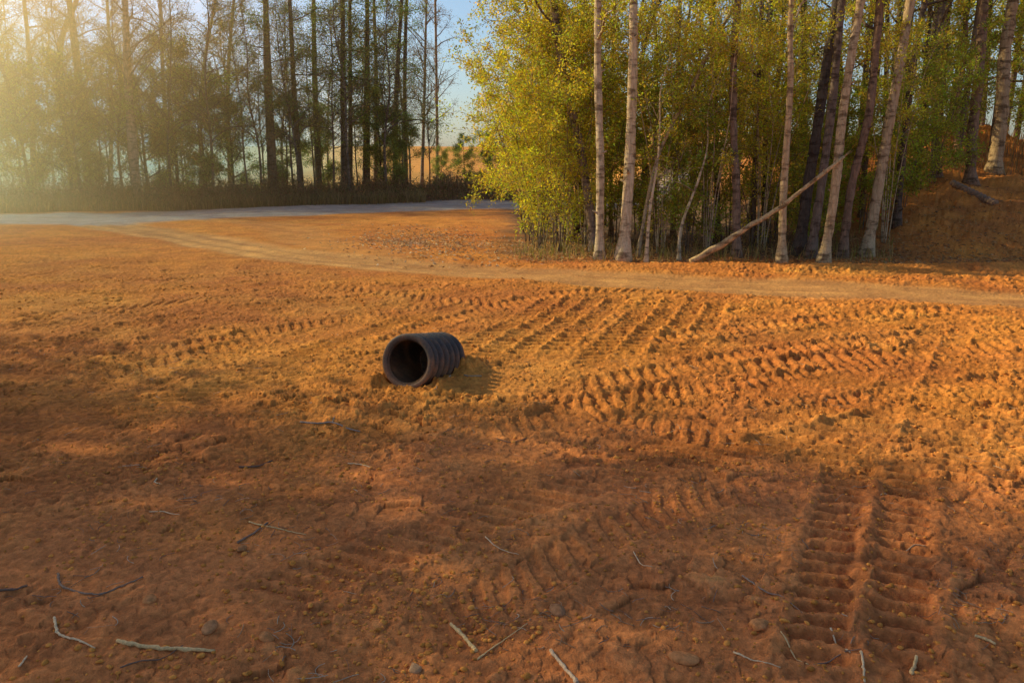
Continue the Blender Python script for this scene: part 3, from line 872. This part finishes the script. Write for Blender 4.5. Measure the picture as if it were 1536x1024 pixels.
T('tree', 'slanting pale trunk with dark rings at the foot of the bank', [(1299, 381), (1318, 280), (1338, 170), (1352, 80), (1367, -5)], 13.8, 19, 17, 11, BARK_PALE, YG, 18, 8, 4.2, group=GR, tint=(.86, .80, .74))
T('tree', 'tall brown trunk with peeling bark part way up the bank', [(1450, 320), (1460, 200), (1470, 100), (1478, -5)], 17.5, 17, 17, 12, BARK_BROWN, OL, 20, 8, 4.5, group=GR, tint=(1.4, 1.2, 1.0))
T('tree', 'thick mottled pale trunk on top of the bank', [(1490, 262), (1500, 170), (1511, 80), (1520, -5)], 18.5, 22, 20, 12, BARK_PALE, OL, 20, 8, 5.0, group=GR, tint=(.75, .68, .6))
T('tree', 'narrow dark trunk at the foot of the bank behind the ringed pale one', [(1343, 352), (1352, 240), (1372, 100), (1384, -5)], 15.5, 13, 12, 10, BARK_DARK, OL, 20, 8, 3.5, group=GR, tint=(1.5, 1.4, 1.3))
T('tree', 'upright brown trunk standing in shade above the buried ribbed pipe', [(1400, 310), (1402, 200), (1408, 90), (1412, -5)], 18.0, 14, 13, 11, BARK_BROWN, OL, 20, 8, 4.0, group=GR)
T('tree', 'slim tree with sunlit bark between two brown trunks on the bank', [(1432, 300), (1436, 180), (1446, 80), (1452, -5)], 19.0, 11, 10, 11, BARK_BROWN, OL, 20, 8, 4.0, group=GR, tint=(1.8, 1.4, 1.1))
# slim stems behind them
for i, (x, xt, Y, wd, bk, tn, lb) in enumerate([
    (1130, 1140, 15.5, 9, BARK_DARK, (1.4, 1.3, 1.2), 'slim dark stem behind the pole, nearest the flaking trunk'),
    (1148, 1158, 16.0, 9, BARK_DARK, (1, 1, 1), 'slim black stem just before the clean tan trunk'),
    (1078, 1070, 15.8, 10, BARK_DARK, (1.2, 1.1, 1), 'slim dark stem rising just above the foot of the pole'),
    (1290, 1315, 16.5, 9, BARK_BROWN, (1, .9, .8), 'slim brown stem behind the curved reddish trunk'),
    (1328, 1332, 16.5, 9, BARK_DARK, (1.5, 1.3, 1.1), 'slim dark stem between ringed pale trunk and narrow dark one'),
    (1010, 1022, 17.0, 8, BARK_BROWN, (1.2, 1.1, 1), 'slim brown stem deep in leaves above the twisted sapling'),
    (862, 822, 16.5, 8, BARK_BROWN, (1.3, 1.2, 1.1), 'slim leaning stem among the yellow bushes behind the leaning grey trunk'),
    (916, 920, 17.5, 8, BARK_BROWN, (1.0, .9, .8), 'slim brown stem seen between the two pale twin trunks'),
    (1200, 1206, 17.5, 10, BARK_DARK, (1, 1, 1), 'slim dark stem behind the clean tan trunk'),
    (1370, 1398, 17.5, 10, BARK_DARK, (1.6, 1.3, 1.1), 'slim tree at the bank foot leaning toward the brown trunks'),
]):
    T('tree', lb, [(x, 380 - (Y - 13.5) * 12), ((x * 2 + xt) / 3, 200), (xt, -5)], Y, wd, wd * .85, 8 + (i % 3), bk, YG if x < 1300 else OL, 22, 9, 2.0, (.6, 1.3), group=GR, tint=tn)

# leaning dead pole
def pole():
    a, b = P(1036, 396, 12.6), P(1266, 236, 13.15)
    a[2] = hz(a[0], a[1])
    n = 16
    t = np.linspace(0, 1, n)[:, None]
    p = a * (1 - t) + b * t
    p += np.column_stack([np.zeros(n), np.zeros(n), -.09 * np.sin(np.linspace(0, PI, n)) + .012 * rng.normal(size=n)])
    m = MB(); m.tube(p, np.linspace(.056, .024, n) * (1 + .08 * rng.normal(size=n)), 10, True, (1, .86, .66), .03)
    for q_ in range(3):
        m.tube(np.array([p[-1], p[-1] + (p[-1] - p[-2]) * (.35 + .25 * q_) + rng.normal(size=3) * .02]), [.010, .002], 4, True, (1.1, .9, .65))
    for j, s in ((3, 1), (5, 1), (9, -1), (12, 1), (13, -1)):
        m.tube(np.array([p[j], p[j] + np.array([.02 * s, -.05, .07])]), [.014, .006], 5, True, (.8, .65, .5))
    tag(m.build('pole', BARK_PALE, loc=a, shift=a), 'long bare dead pole leaning on a slant against the grove trunks', 'pole')
pole()

# --- shrubs of the grove
SH = [proto_tree('shrub', 'shrub', 3.6, .014, BARK_BROWN, (.60, .52, .05), 28, 10, .28, (.5, 1.3), stems=6, spread_stems=.5, spread=.06, alt=TN, altp=.12, stem_part='stems', leaf_part='foliage', lsize=(.06, .026)),
      proto_tree('shrub', 'shrub', 4.2, .014, BARK_BROWN, (.66, .56, .055), 28, 10, .26, (.5, 1.4), stems=5, spread_stems=.42, spread=.06, alt=TN, altp=.15, stem_part='stems', leaf_part='foliage', lsize=(.055, .024)),
      proto_tree('shrub', 'shrub', 3.0, .012, BARK_BROWN, (.40, .41, .045), 32, 10, .10, (.4, 1.1), stems=6, spread_stems=.36, spread=.06, alt=TN, altp=.15, stem_part='stems', leaf_part='foliage', lsize=(.06, .026))]
SB = proto_tree('shrub', 'shrub', 5.4, .017, BARK_PALE, (.60, .50, .05), 26, 8, .5, (.5, 1.3), stems=7, spread_stems=.3, spread=.06, alt=TN, altp=.15, stem_part='stems', leaf_part='foliage', lsize=(.06, .026))
YT = [proto_tree('tree', 'tree', 7.6, .075, BARK_BROWN, (.52, .52, .06), 34, 30, .2, (.8, 2.2), wob=.1, alt=TN, altp=.2, lsize=(.075, .032), spread=.085),
      proto_tree('tree', 'tree', 8.4, .085, BARK_DARK, (.44, .46, .06), 34, 30, .16, (.8, 2.2), wob=.1, alt=TN, altp=.15, lsize=(.075, .032), spread=.085)]
used = set()
def put(proto, x, y, sc, rz, label, group=None):
    z = hz(x, y) - .03
    if proto.name not in used:
        used.add(proto.name)
        proto.location = (x, y, z); proto.rotation_euler = (0, 0, rz); proto.scale = (sc,) * 3
        tag(proto, label, None, group)
        return proto
    return copy_thing(proto, (x, y, z), rz, sc, label, group)
def xat(px, Y):
    return (px - 768) / FPX * Y * 1.0
GS = 'leafy shrubs filling the grove'
for i, (px, Y, k, sc, lb) in enumerate([
    (806, 15.0, 0, .9, 'bright yellow green shrub with bare pale stems fanning from the grove corner'),
    (836, 13.9, 1, .95, 'yellow green shrub with upright stems next to the corner shrub'),
    (812, 16.2, 1, 1.15, 'tall bright yellow shrub arching toward the road end'),
    (842, 16.0, 1, 1.2, 'tall yellow green shrub under the leaning grey trunk'),
    (880, 15.0, 0, 1.05, 'sunny shrub behind the slim pale twin trunk'),
    (920, 15.4, 2, 1.1, 'green shrub filling the gap behind the two pale twin trunks'),
    (985, 15.2, 1, .95, 'yellow leaved shrub behind the white sapling'),
    (1030, 14.6, 2, 1.0, 'low green shrub by the twisted sapling'),
    (1065, 15.8, 0, 1.1, 'leafy shrub above the foot of the leaning pole'),
    (1130, 15.2, 1, .95, 'light green shrub behind the middle of the leaning pole'),
    (1160, 16.6, 0, 1.1, 'shrub deep behind the clean tan trunk'),
    (1230, 16.0, 2, 1.0, 'dim green shrub behind the blackish and ragged trunks'),
    (1290, 15.8, 2, 1.0, 'dark leaved shrub between the curved reddish and ringed trunks'),
    (1345, 16.4, 2, .95, 'shady shrub at the foot of the bank'),
    (1385, 17.6, 2, 1.1, 'dark green shrub beside the buried ribbed pipe'),
    (1425, 20.0, 2, 1.1, 'dark shrub behind the brown bank trunks'),
    (792, 15.6, 1, .92, 'yellow shrub leaning out furthest over the litter patch'),
    (790, 17.6, 0, 1.2, 'sunny shrub at the outer edge of the grove beside the road end'),
    (815, 18.0, 1, 1.25, 'tall sunny shrub behind the corner shrubs'),
    (955, 17.0, 1, 1.2, 'tall sunny shrub behind the stout pale trunk'),
    (1095, 17.2, 1, 1.15, 'sunny shrub behind the flaking dark trunk'),
    (1200, 15.0, 2, .8, 'low shrub at the foot of the blackish trunk'),
    (1530, 20.5, 2, 1.2, 'dense green shrub at the end of the bank beside the mottled trunk'),
]):
    Y += 1.0 if px < 1000 and i > 0 else 0
    put(SH[k], xat(px, Y), Y, sc, i * 1.7, lb, GS)
for i, (px, Y, sc, lb) in enumerate([(812, 15.3, .95, 'clump of thin bare cane stems with leafy tops at the grove corner'), (846, 15.7, 1.05, 'clump of thin canes topped with gold leaves beside the corner clump'),
                                     (878, 15.5, 1.0, 'clump of thin canes at the foot of the leaning grey trunk'), (990, 14.6, .95, 'clump of thin canes behind the white sapling'),
                                     (1060, 14.4, .9, 'clump of thin canes over the foot of the leaning pole'), (1140, 14.8, .95, 'clump of thin canes behind the pole and the clean tan trunk'),
                                     (1325, 14.8, .9, 'clump of thin canes at the foot of the bank beside the ringed trunk')]):
    put(SB, xat(px, Y), Y, sc, i * 1.3, lb, GS)
BGT = 'crowded young trees behind the grove trunks'
SL = proto_tree('tree', 'tree', 10.5, .085, BARK_BROWN, (.38, .37, .05), 26, 14, .3, (.7, 1.6), wob=.035, alt=TN, altp=.2, lsize=(.07, .03), spread=.12)
for i, (px, Y, sc) in enumerate([(1030, 19.5, .8), (1058, 17.6, .7), (1120, 18.4, .85), (1168, 18.0, .8), (1222, 18.6, .9), (1252, 17.2, .8), (1275, 19.4, 1), (1308, 18.2, .85), (1336, 19.0, 1), (1357, 18.2, .9),
                                 (1388, 20.0, 1.05), (1418, 19.4, 1), (1440, 21.5, 1.1), (1468, 20.2, 1), (1482, 23, 1.1), (1524, 20.4, 1), (1545, 19.2, 1), (980, 20, .8), (940, 19.5, .8), (870, 20.5, .85), (800, 21.5, .8)]):
    put(SL, xat(px, Y), Y, sc, i * 2.7, 'slender brown trunk crowded deep in the grove behind the front ranks', 'slender trunks deep in the grove')
BL = ['young leafy tree packed behind the front trunks of the grove', 'dark stemmed leafy tree packed behind the front trunks of the grove']
for i, (px, Y, sc) in enumerate([(800, 22.5, .8), (812, 19, .85), (815, 20.5, .95), (865, 18.5, .95), (905, 21, 1), (960, 19, .95), (1005, 21.5, 1.05), (1055, 19, 1), (1100, 22, 1.05), (1145, 19.5, 1),
                                 (1190, 22, 1.1), (1235, 19.5, 1), (1285, 22, 1.1), (1320, 20, 1), (1365, 23, 1.1), (1405, 21.5, 1), (1450, 24, 1.1), (1500, 22.5, 1), (1550, 24, 1.1), (1600, 21, 1), (1640, 19, 1)]):
    put(YT[i % 2], xat(px, Y), Y, sc, i * 2.1, BL[i % 2], BGT)

# --- far side of the road
LT = [  # px base, base py, px top, Y, width, bark, tint, leaf count, label
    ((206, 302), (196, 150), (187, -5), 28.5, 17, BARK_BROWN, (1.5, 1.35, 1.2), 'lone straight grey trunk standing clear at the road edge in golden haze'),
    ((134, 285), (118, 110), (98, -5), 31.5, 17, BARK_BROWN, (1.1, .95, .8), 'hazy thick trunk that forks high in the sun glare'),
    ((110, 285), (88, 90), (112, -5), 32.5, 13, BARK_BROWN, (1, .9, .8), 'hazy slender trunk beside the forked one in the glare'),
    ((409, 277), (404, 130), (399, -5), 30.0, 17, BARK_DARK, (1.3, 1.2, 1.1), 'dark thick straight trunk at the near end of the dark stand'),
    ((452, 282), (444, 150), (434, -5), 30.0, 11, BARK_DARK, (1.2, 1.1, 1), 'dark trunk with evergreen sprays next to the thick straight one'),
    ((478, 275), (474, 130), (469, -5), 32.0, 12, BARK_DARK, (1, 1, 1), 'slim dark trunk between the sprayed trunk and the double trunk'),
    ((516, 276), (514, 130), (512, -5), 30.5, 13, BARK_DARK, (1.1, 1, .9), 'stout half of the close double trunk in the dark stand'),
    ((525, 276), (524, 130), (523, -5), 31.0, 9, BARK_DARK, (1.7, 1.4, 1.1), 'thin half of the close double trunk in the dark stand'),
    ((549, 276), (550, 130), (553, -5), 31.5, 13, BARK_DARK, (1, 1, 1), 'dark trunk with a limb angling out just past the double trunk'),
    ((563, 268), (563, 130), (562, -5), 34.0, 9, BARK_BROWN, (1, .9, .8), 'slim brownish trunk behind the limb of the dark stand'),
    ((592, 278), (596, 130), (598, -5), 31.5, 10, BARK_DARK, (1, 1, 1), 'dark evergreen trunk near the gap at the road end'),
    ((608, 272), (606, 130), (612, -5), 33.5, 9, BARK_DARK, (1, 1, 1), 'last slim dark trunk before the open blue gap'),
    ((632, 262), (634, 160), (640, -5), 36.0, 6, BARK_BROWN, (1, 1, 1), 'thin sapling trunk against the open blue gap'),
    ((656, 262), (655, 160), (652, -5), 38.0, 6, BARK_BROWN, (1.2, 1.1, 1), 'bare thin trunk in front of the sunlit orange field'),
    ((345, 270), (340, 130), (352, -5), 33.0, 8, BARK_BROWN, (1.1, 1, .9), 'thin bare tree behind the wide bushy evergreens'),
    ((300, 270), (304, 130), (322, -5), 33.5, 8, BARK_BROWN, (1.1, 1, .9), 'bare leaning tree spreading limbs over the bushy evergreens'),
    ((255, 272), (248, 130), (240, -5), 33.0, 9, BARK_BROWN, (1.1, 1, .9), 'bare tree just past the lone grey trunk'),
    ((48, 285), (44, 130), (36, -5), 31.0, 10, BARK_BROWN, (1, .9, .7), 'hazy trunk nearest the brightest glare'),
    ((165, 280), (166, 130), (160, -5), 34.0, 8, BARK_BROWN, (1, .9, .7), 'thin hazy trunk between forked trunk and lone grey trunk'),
]
for i, (a, b, c, Y, wd, bk, tn, lb) in enumerate(LT):
    dark = 400 < a[0] < 615
    Y = Y - 25.6 + float(far_edge(a[0]))
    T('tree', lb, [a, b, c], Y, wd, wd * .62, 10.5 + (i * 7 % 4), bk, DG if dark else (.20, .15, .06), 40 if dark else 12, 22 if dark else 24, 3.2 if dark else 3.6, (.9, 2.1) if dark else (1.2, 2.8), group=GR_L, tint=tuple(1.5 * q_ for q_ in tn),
      lsize=(.10, .035) if dark else (.065, .025), spread=.16 if dark else .09, twig=6 if dark else 13, leafmat=NEEDLE if dark else DRY, elev=(-10, 40) if dark else (20, 65), alt=TN, altp=.1)

EV = [proto_tree('evergreen_tree', 'evergreen', 5.2, .07, BARK_DARK, (.38, .40, .085), 72, 30, .08, (.6, 2.2), twig=7, lsize=(.10, .034), spread=.11, leafmat=NEEDLE, elev=(0, 45), alt=(.12, .13, .03), altp=.25, wob=.05),
      proto_tree('evergreen_tree', 'evergreen', 4.4, .05, BARK_DARK, (.32, .36, .085), 72, 28, .08, (.5, 1.9), twig=7, lsize=(.10, .032), spread=.11, leafmat=NEEDLE, elev=(0, 45), alt=(.10, .11, .03), altp=.2, wob=.05)]
for i, (px, Y, k, sc, lb) in enumerate([
    (-10, 29.5, 0, 1.15, 'bushy evergreen glowing in the strongest glare'), (60, 30.0, 1, 1.2, 'golden hazy evergreen in front of the hazy slender trunk'),
    (118, 29.8, 0, 1.05, 'hazy broad evergreen at the foot of the forked trunk'), (165, 30.5, 1, 1.15, 'hazy evergreen just before the lone grey trunk'),
    (232, 30.0, 0, 1.1, 'broad evergreen just past the lone grey trunk'), (275, 30.5, 0, 1.2, 'tallest bushy evergreen with sunny tips between bare trees'),
    (318, 30.2, 1, 1.15, 'dark bushy evergreen in the middle of the screen'), (358, 30.6, 0, .95, 'dark evergreen ending the bushy screen near the thick straight trunk'),
    (436, 31.0, 1, .95, 'feathery evergreen below the sprayed trunk'), (492, 33.0, 1, .95, 'dark evergreen behind the slim trunk of the dark stand'),
    (574, 31.0, 0, .9, 'low spreading dark evergreen past the double trunk'), (606, 30.6, 1, .82, 'small dark evergreen at the end of the dark stand'),
    (700, 33.0, 1, .62, 'low round dark evergreen in the gap by the road end'), (734, 29.0, 1, .66, 'dark evergreen hidden partly behind the yellow corner bushes'),
    (665, 36.0, 1, .5, 'small evergreen clump before the orange field')]):
    Y = Y - 26.0 + float(far_edge(px)); sc *= .92
    put(EV[k], xat(px, Y), Y, sc, i * 2.3, lb, 'bushy evergreens beyond the road')

BT = [proto_tree('bare_tree', 'tree', 9.0, .06, BARK_BROWN, (.40, .33, .10), 10, 40, .24, (.8, 2.4), wob=.06, twig=11, elev=(20, 65), lsize=(.06, .024), spread=.09, leafmat=DRY, alt=(.16, .17, .04), altp=.4, tmin=.008),
      proto_tree('bare_tree', 'tree', 7.2, .045, BARK_BROWN, (.36, .34, .09), 11, 40, .24, (.7, 2.0), wob=.08, twig=11, elev=(15, 60), lsize=(.06, .024), spread=.09, leafmat=DRY, alt=(.16, .17, .04), altp=.5, tmin=.008)]
for i in range(44):
    px = -70 + i * 16.5 + rng.uniform(-8, 8)
    Y = float(far_edge(px)) + (3.2, 6.0, 9.0, 4.5)[i % 4] + rng.uniform(-.5, .5)
    put(BT[i % 2], xat(px, Y), Y, rng.uniform(.8, 1.1), i * 1.3, ('tall' if i % 2 == 0 else 'short') + ' thin bare tree tangled in the twiggy wall beyond the road', 'thin bare trees beyond the road')

# --- trees just outside the picture, whose shade lies over the foreground
SHADE = [proto_tree('shade_tree', 'tree', 9.5, .13, BARK_BROWN, (.14, .17, .04), 13, 36, .1, (1.4, 3.0), twig=6, lsize=(.16, .09), spread=.24, alt=TN, altp=.1)]
for i, (x, y, sc) in enumerate([(-12.6, 8.1, 1.08), (-15.5, 9.9, 1.3), (-11.2, 5.6, .9), (-14.2, 5.8, 1.15), (-17.5, 6.6, 1.25), (-12.2, 3.5, .95), (-19.5, 11.2, 1.4)]):
    put(SHADE[0], x, y, sc, i * 1.9, 'broad leafy tree beside the clearing shading the clay', 'shade trees beside the clearing')

# ------------------------------------------------------------------ low growth, litter
def brambles():
    m = MB()
    n = 7000
    px = rng.uniform(-60, 770, n); Y = far_edge(px) + 6 * rng.random(n) ** 1.3
    x = (px - 768) / FPX * Y; z = height(x, Y, False)
    for a, b, c, p in zip(x, Y, z, px):
        h = rng.uniform(.3, 1.25) * float(np.clip(.6 + .9 * gnoise(np.array([a / 1.7]), np.array([b / 1.5]), 81)[0], .3, 1.5)) * (1 if b > far_edge(p) + .9 else .5)
        an = rng.random() * 6.28; ln = rng.uniform(.1, .7)
        q = np.array([[a, b, c - .03], [a + math.cos(an) * ln * .4 * h, b + math.sin(an) * ln * .4 * h, c + h * .7], [a + math.cos(an) * ln * h * 1.3, b + math.sin(an) * ln * h * 1.3, c + h * rng.uniform(.6, 1.05)]])
        col = np.array([.26, .15, .085]) * rng.uniform(.5, 1.4) if rng.random() < .7 else np.array([.32, .24, .12]) * rng.uniform(.6, 1.2)
        m.tube(q, [.010, .008, .003], 3, False, col)
        if rng.random() < .8:
            k = 7
            cc, ax = leafage(q, k, .09, .3)
            m.leaves(cc, ax, .10, .04, leaf_cols(k, (.26, .16, .08) if rng.random() < .7 else (.13, .14, .045), .4))
    tag(m.build('undergrowth', DRY, smooth=False), 'brown tangled brambles and dead stalks under the far trees', kind='stuff')
brambles()

def blades(name, label, n, pos, hmin, hmax, cols, wd=.012):
    m = MB()
    x, y = pos(n)
    z = height(x, y, False)
    n = len(x)
    h = rng.uniform(hmin, hmax, n); a = rng.random(n) * 6.28; l = rng.uniform(.1, .7, n) * h
    b = np.stack([x, y, z - .02], 1); t = np.stack([x + np.cos(a) * l, y + np.sin(a) * l, z + h], 1)
    s = np.stack([-np.sin(a), np.cos(a), np.zeros(n)], 1) * wd
    mid = b * .5 + t * .5 + np.stack([-np.cos(a) * l * .15, -np.sin(a) * l * .15, h * .1], 1)
    v = np.stack([b - s, b + s, mid + s * .8, mid - s * .8, t], 1).reshape(-1, 3)
    i = np.arange(n)[:, None] * 5
    c = np.array(cols)[rng.integers(0, len(cols), n)] * rng.uniform(.7, 1.25, (n, 1))
    m.add(v, i + np.array([[0, 1, 2, 3]]), i + np.array([[3, 2, 4]]), np.repeat(c, 5, 0))
    tag(m.build(name, DRY, smooth=False), label, kind='stuff')
def verge(n):
    px = rng.uniform(-80, 640, n) ; Y = far_edge(px) - .5 + rng.gamma(2, .5, n)
    return (px - 768) / FPX * Y, Y
blades('dry_grass', 'thin dry grass along the verge below the far trees', 9000, verge, .08, .55, [(.42, .31, .13), (.34, .24, .11), (.22, .2, .06), (.28, .18, .09)], .009)
def grove_floor(n):
    px = rng.uniform(770, 1340, n); Y = 12.9 + rng.gamma(2, .8, n)
    return (px - 768) / FPX * Y, Y
blades('grass', 'sparse green and straw blades on the grove floor', 1500, grove_floor, .05, .30, [(.30, .28, .06), (.5, .36, .15), (.24, .24, .05), (.40, .26, .11)], .006)
def bank_top(n):
    px = rng.uniform(1390, 1640, n); Y = 18.2 + rng.gamma(2, 1.2, n)
    return (px - 768) / FPX * Y, Y
blades('dry_weeds', 'straw coloured weeds and dead stalks on the wooded bank', 1600, bank_top, .08, .5, [(.40, .25, .10), (.28, .16, .08), (.2, .16, .06)], .007)

def litter(name, label, n, pos, cols, size):
    m = MB(); x, y = pos(n); z = height(x, y) + .012
    n = len(x)
    ax = rng.normal(size=(n, 3)) * [1, 1, .35]
    s = rng.uniform(.6, 1.3, n) * size
    c = np.array(cols)[rng.integers(0, len(cols), n)] * rng.uniform(.7, 1.25, (n, 1))
    m.leaves(np.stack([x, y, z], 1), ax, s, s * rng.uniform(.15, .5, n), c)
    tag(m.build(name, DRY, smooth=False), label, kind='stuff')
def isl(n):
    px = np.concatenate([rng.normal(620, 50, n // 2), rng.normal(690, 70, n - n // 2)]); py = np.concatenate([rng.normal(358, 8, n // 2), rng.normal(372, 12, n - n // 2)])
    g = np.array([G(a, b) for a, b in zip(px, np.clip(py, 338, 398))])
    return g[:, 0], g[:, 1]
litter('litter', 'pale chips and dead leaves strewn on the clay beside the yellow bushes', 3000, isl, [(.45, .30, .17), (.30, .17, .09), (.55, .44, .32), (.34, .2, .11)], .075)
def flo(n):
    px = 790 + 800 * rng.random(n) ** 1.2; Y = 12.75 + rng.gamma(1.8, 1.1, n)
    return (px - 768) / FPX * Y, Y
litter('leaf_litter', 'brown fallen leaves and twigs over the grove floor and bank', 9000, flo, [(.50, .27, .11), (.40, .2, .085), (.54, .36, .16), (.28, .16, .08)], .07)
def fg(n):
    rr = np.exp(rng.uniform(math.log(1.9), math.log(9), n)); az = np.radians(rng.uniform(-36, 36, n))
    return rr * np.sin(az), rr * np.cos(az)
def straws():
    m = MB(); x, y = fg(3600); kk = gnoise(x / .5, y / .5, 77) + .6 * rng.random(len(x)) > .55; x, y = x[kk], y[kk]
    for a, b in zip(x, y):
        L = rng.uniform(.02, .10); an = rng.random() * 6.28
        t = np.linspace(-.5, .5, 5)
        xs = a + np.cos(an + t * rng.normal() * .8) * t * L; ys = b + np.sin(an + t * rng.normal() * .8) * t * L
        zs = height(xs, ys); zs = zs * .4 + zs.max() * .6 + .002
        m.tube(np.stack([xs, ys, zs], 1), rng.uniform(.0006, .0018), 3, False, np.array([[.6, .46, .3], [.3, .2, .14], [.45, .28, .16]][rng.integers(3)]) * rng.uniform(.6, 1.1))
    tag(m.build('straw_debris', WOOD), 'bits of straw, root and twig scattered through the clay', kind='stuff')
straws()

# ------------------------------------------------------------------ golden haze in the low sun
HAZE_HI, HAZE_LO = .115, .0008
def haze():
    m = MB()
    a, b = np.array([-58, -14, -1.5]), np.array([42, 62, 15.0])
    v = [(x, y, z) for z in (a[2], b[2]) for y in (a[1], b[1]) for x in (a[0], b[0])]
    m.add(v, [(0, 2, 3, 1), (4, 5, 7, 6), (0, 1, 5, 4), (2, 6, 7, 3), (0, 4, 6, 2), (1, 3, 7, 5)], None)
    mt = bpy.data.materials.new('golden_haze'); mt.use_nodes = True
    n, l = mt.node_tree.nodes, mt.node_tree.links
    n.remove(n['Principled BSDF'])
    vs = n.new('ShaderNodeVolumeScatter')
    vs.inputs['Color'].default_value = (1, .60, .26, 1); vs.inputs['Anisotropy'].default_value = .70
    # thicker toward the sunny side and low over the verge
    geo = n.new('ShaderNodeNewGeometry'); sep = n.new('ShaderNodeSeparateXYZ'); l.new(geo.outputs['Position'], sep.inputs[0])
    def ramp(sock, a, b, lo, hi):
        k = n.new('ShaderNodeMapRange'); k.interpolation_type = 'SMOOTHSTEP'
        for t, v in zip(('From Min', 'From Max', 'To Min', 'To Max'), (a, b, lo, hi)): k.inputs[t].default_value = v
        l.new(sock, k.inputs['Value']); return k.outputs[0]
    def mul(a, b):
        k = n.new('ShaderNodeMath'); k.operation = 'MULTIPLY'; l.new(a, k.inputs[0]); l.new(b, k.inputs[1]); return k.outputs[0]
    d = mul(mul(ramp(sep.outputs['X'], -20, -5, HAZE_HI, 0), ramp(sep.outputs['X'], -31, -23, 0, 1)), mul(ramp(sep.outputs['Y'], 3, 16, 0, 1), ramp(sep.outputs['Z'], 4, 10, 1, .12)))
    ad = n.new('ShaderNodeMath'); l.new(d, ad.inputs[0]); ad.inputs[1].default_value = HAZE_LO
    l.new(ad.outputs[0], vs.inputs['Density'])
    l.new(vs.outputs[0], n['Material Output'].inputs['Volume'])
    o = m.build('haze', mt, smooth=False)
    tag(o, 'thin golden haze lit by the low sun', kind='stuff')
haze()
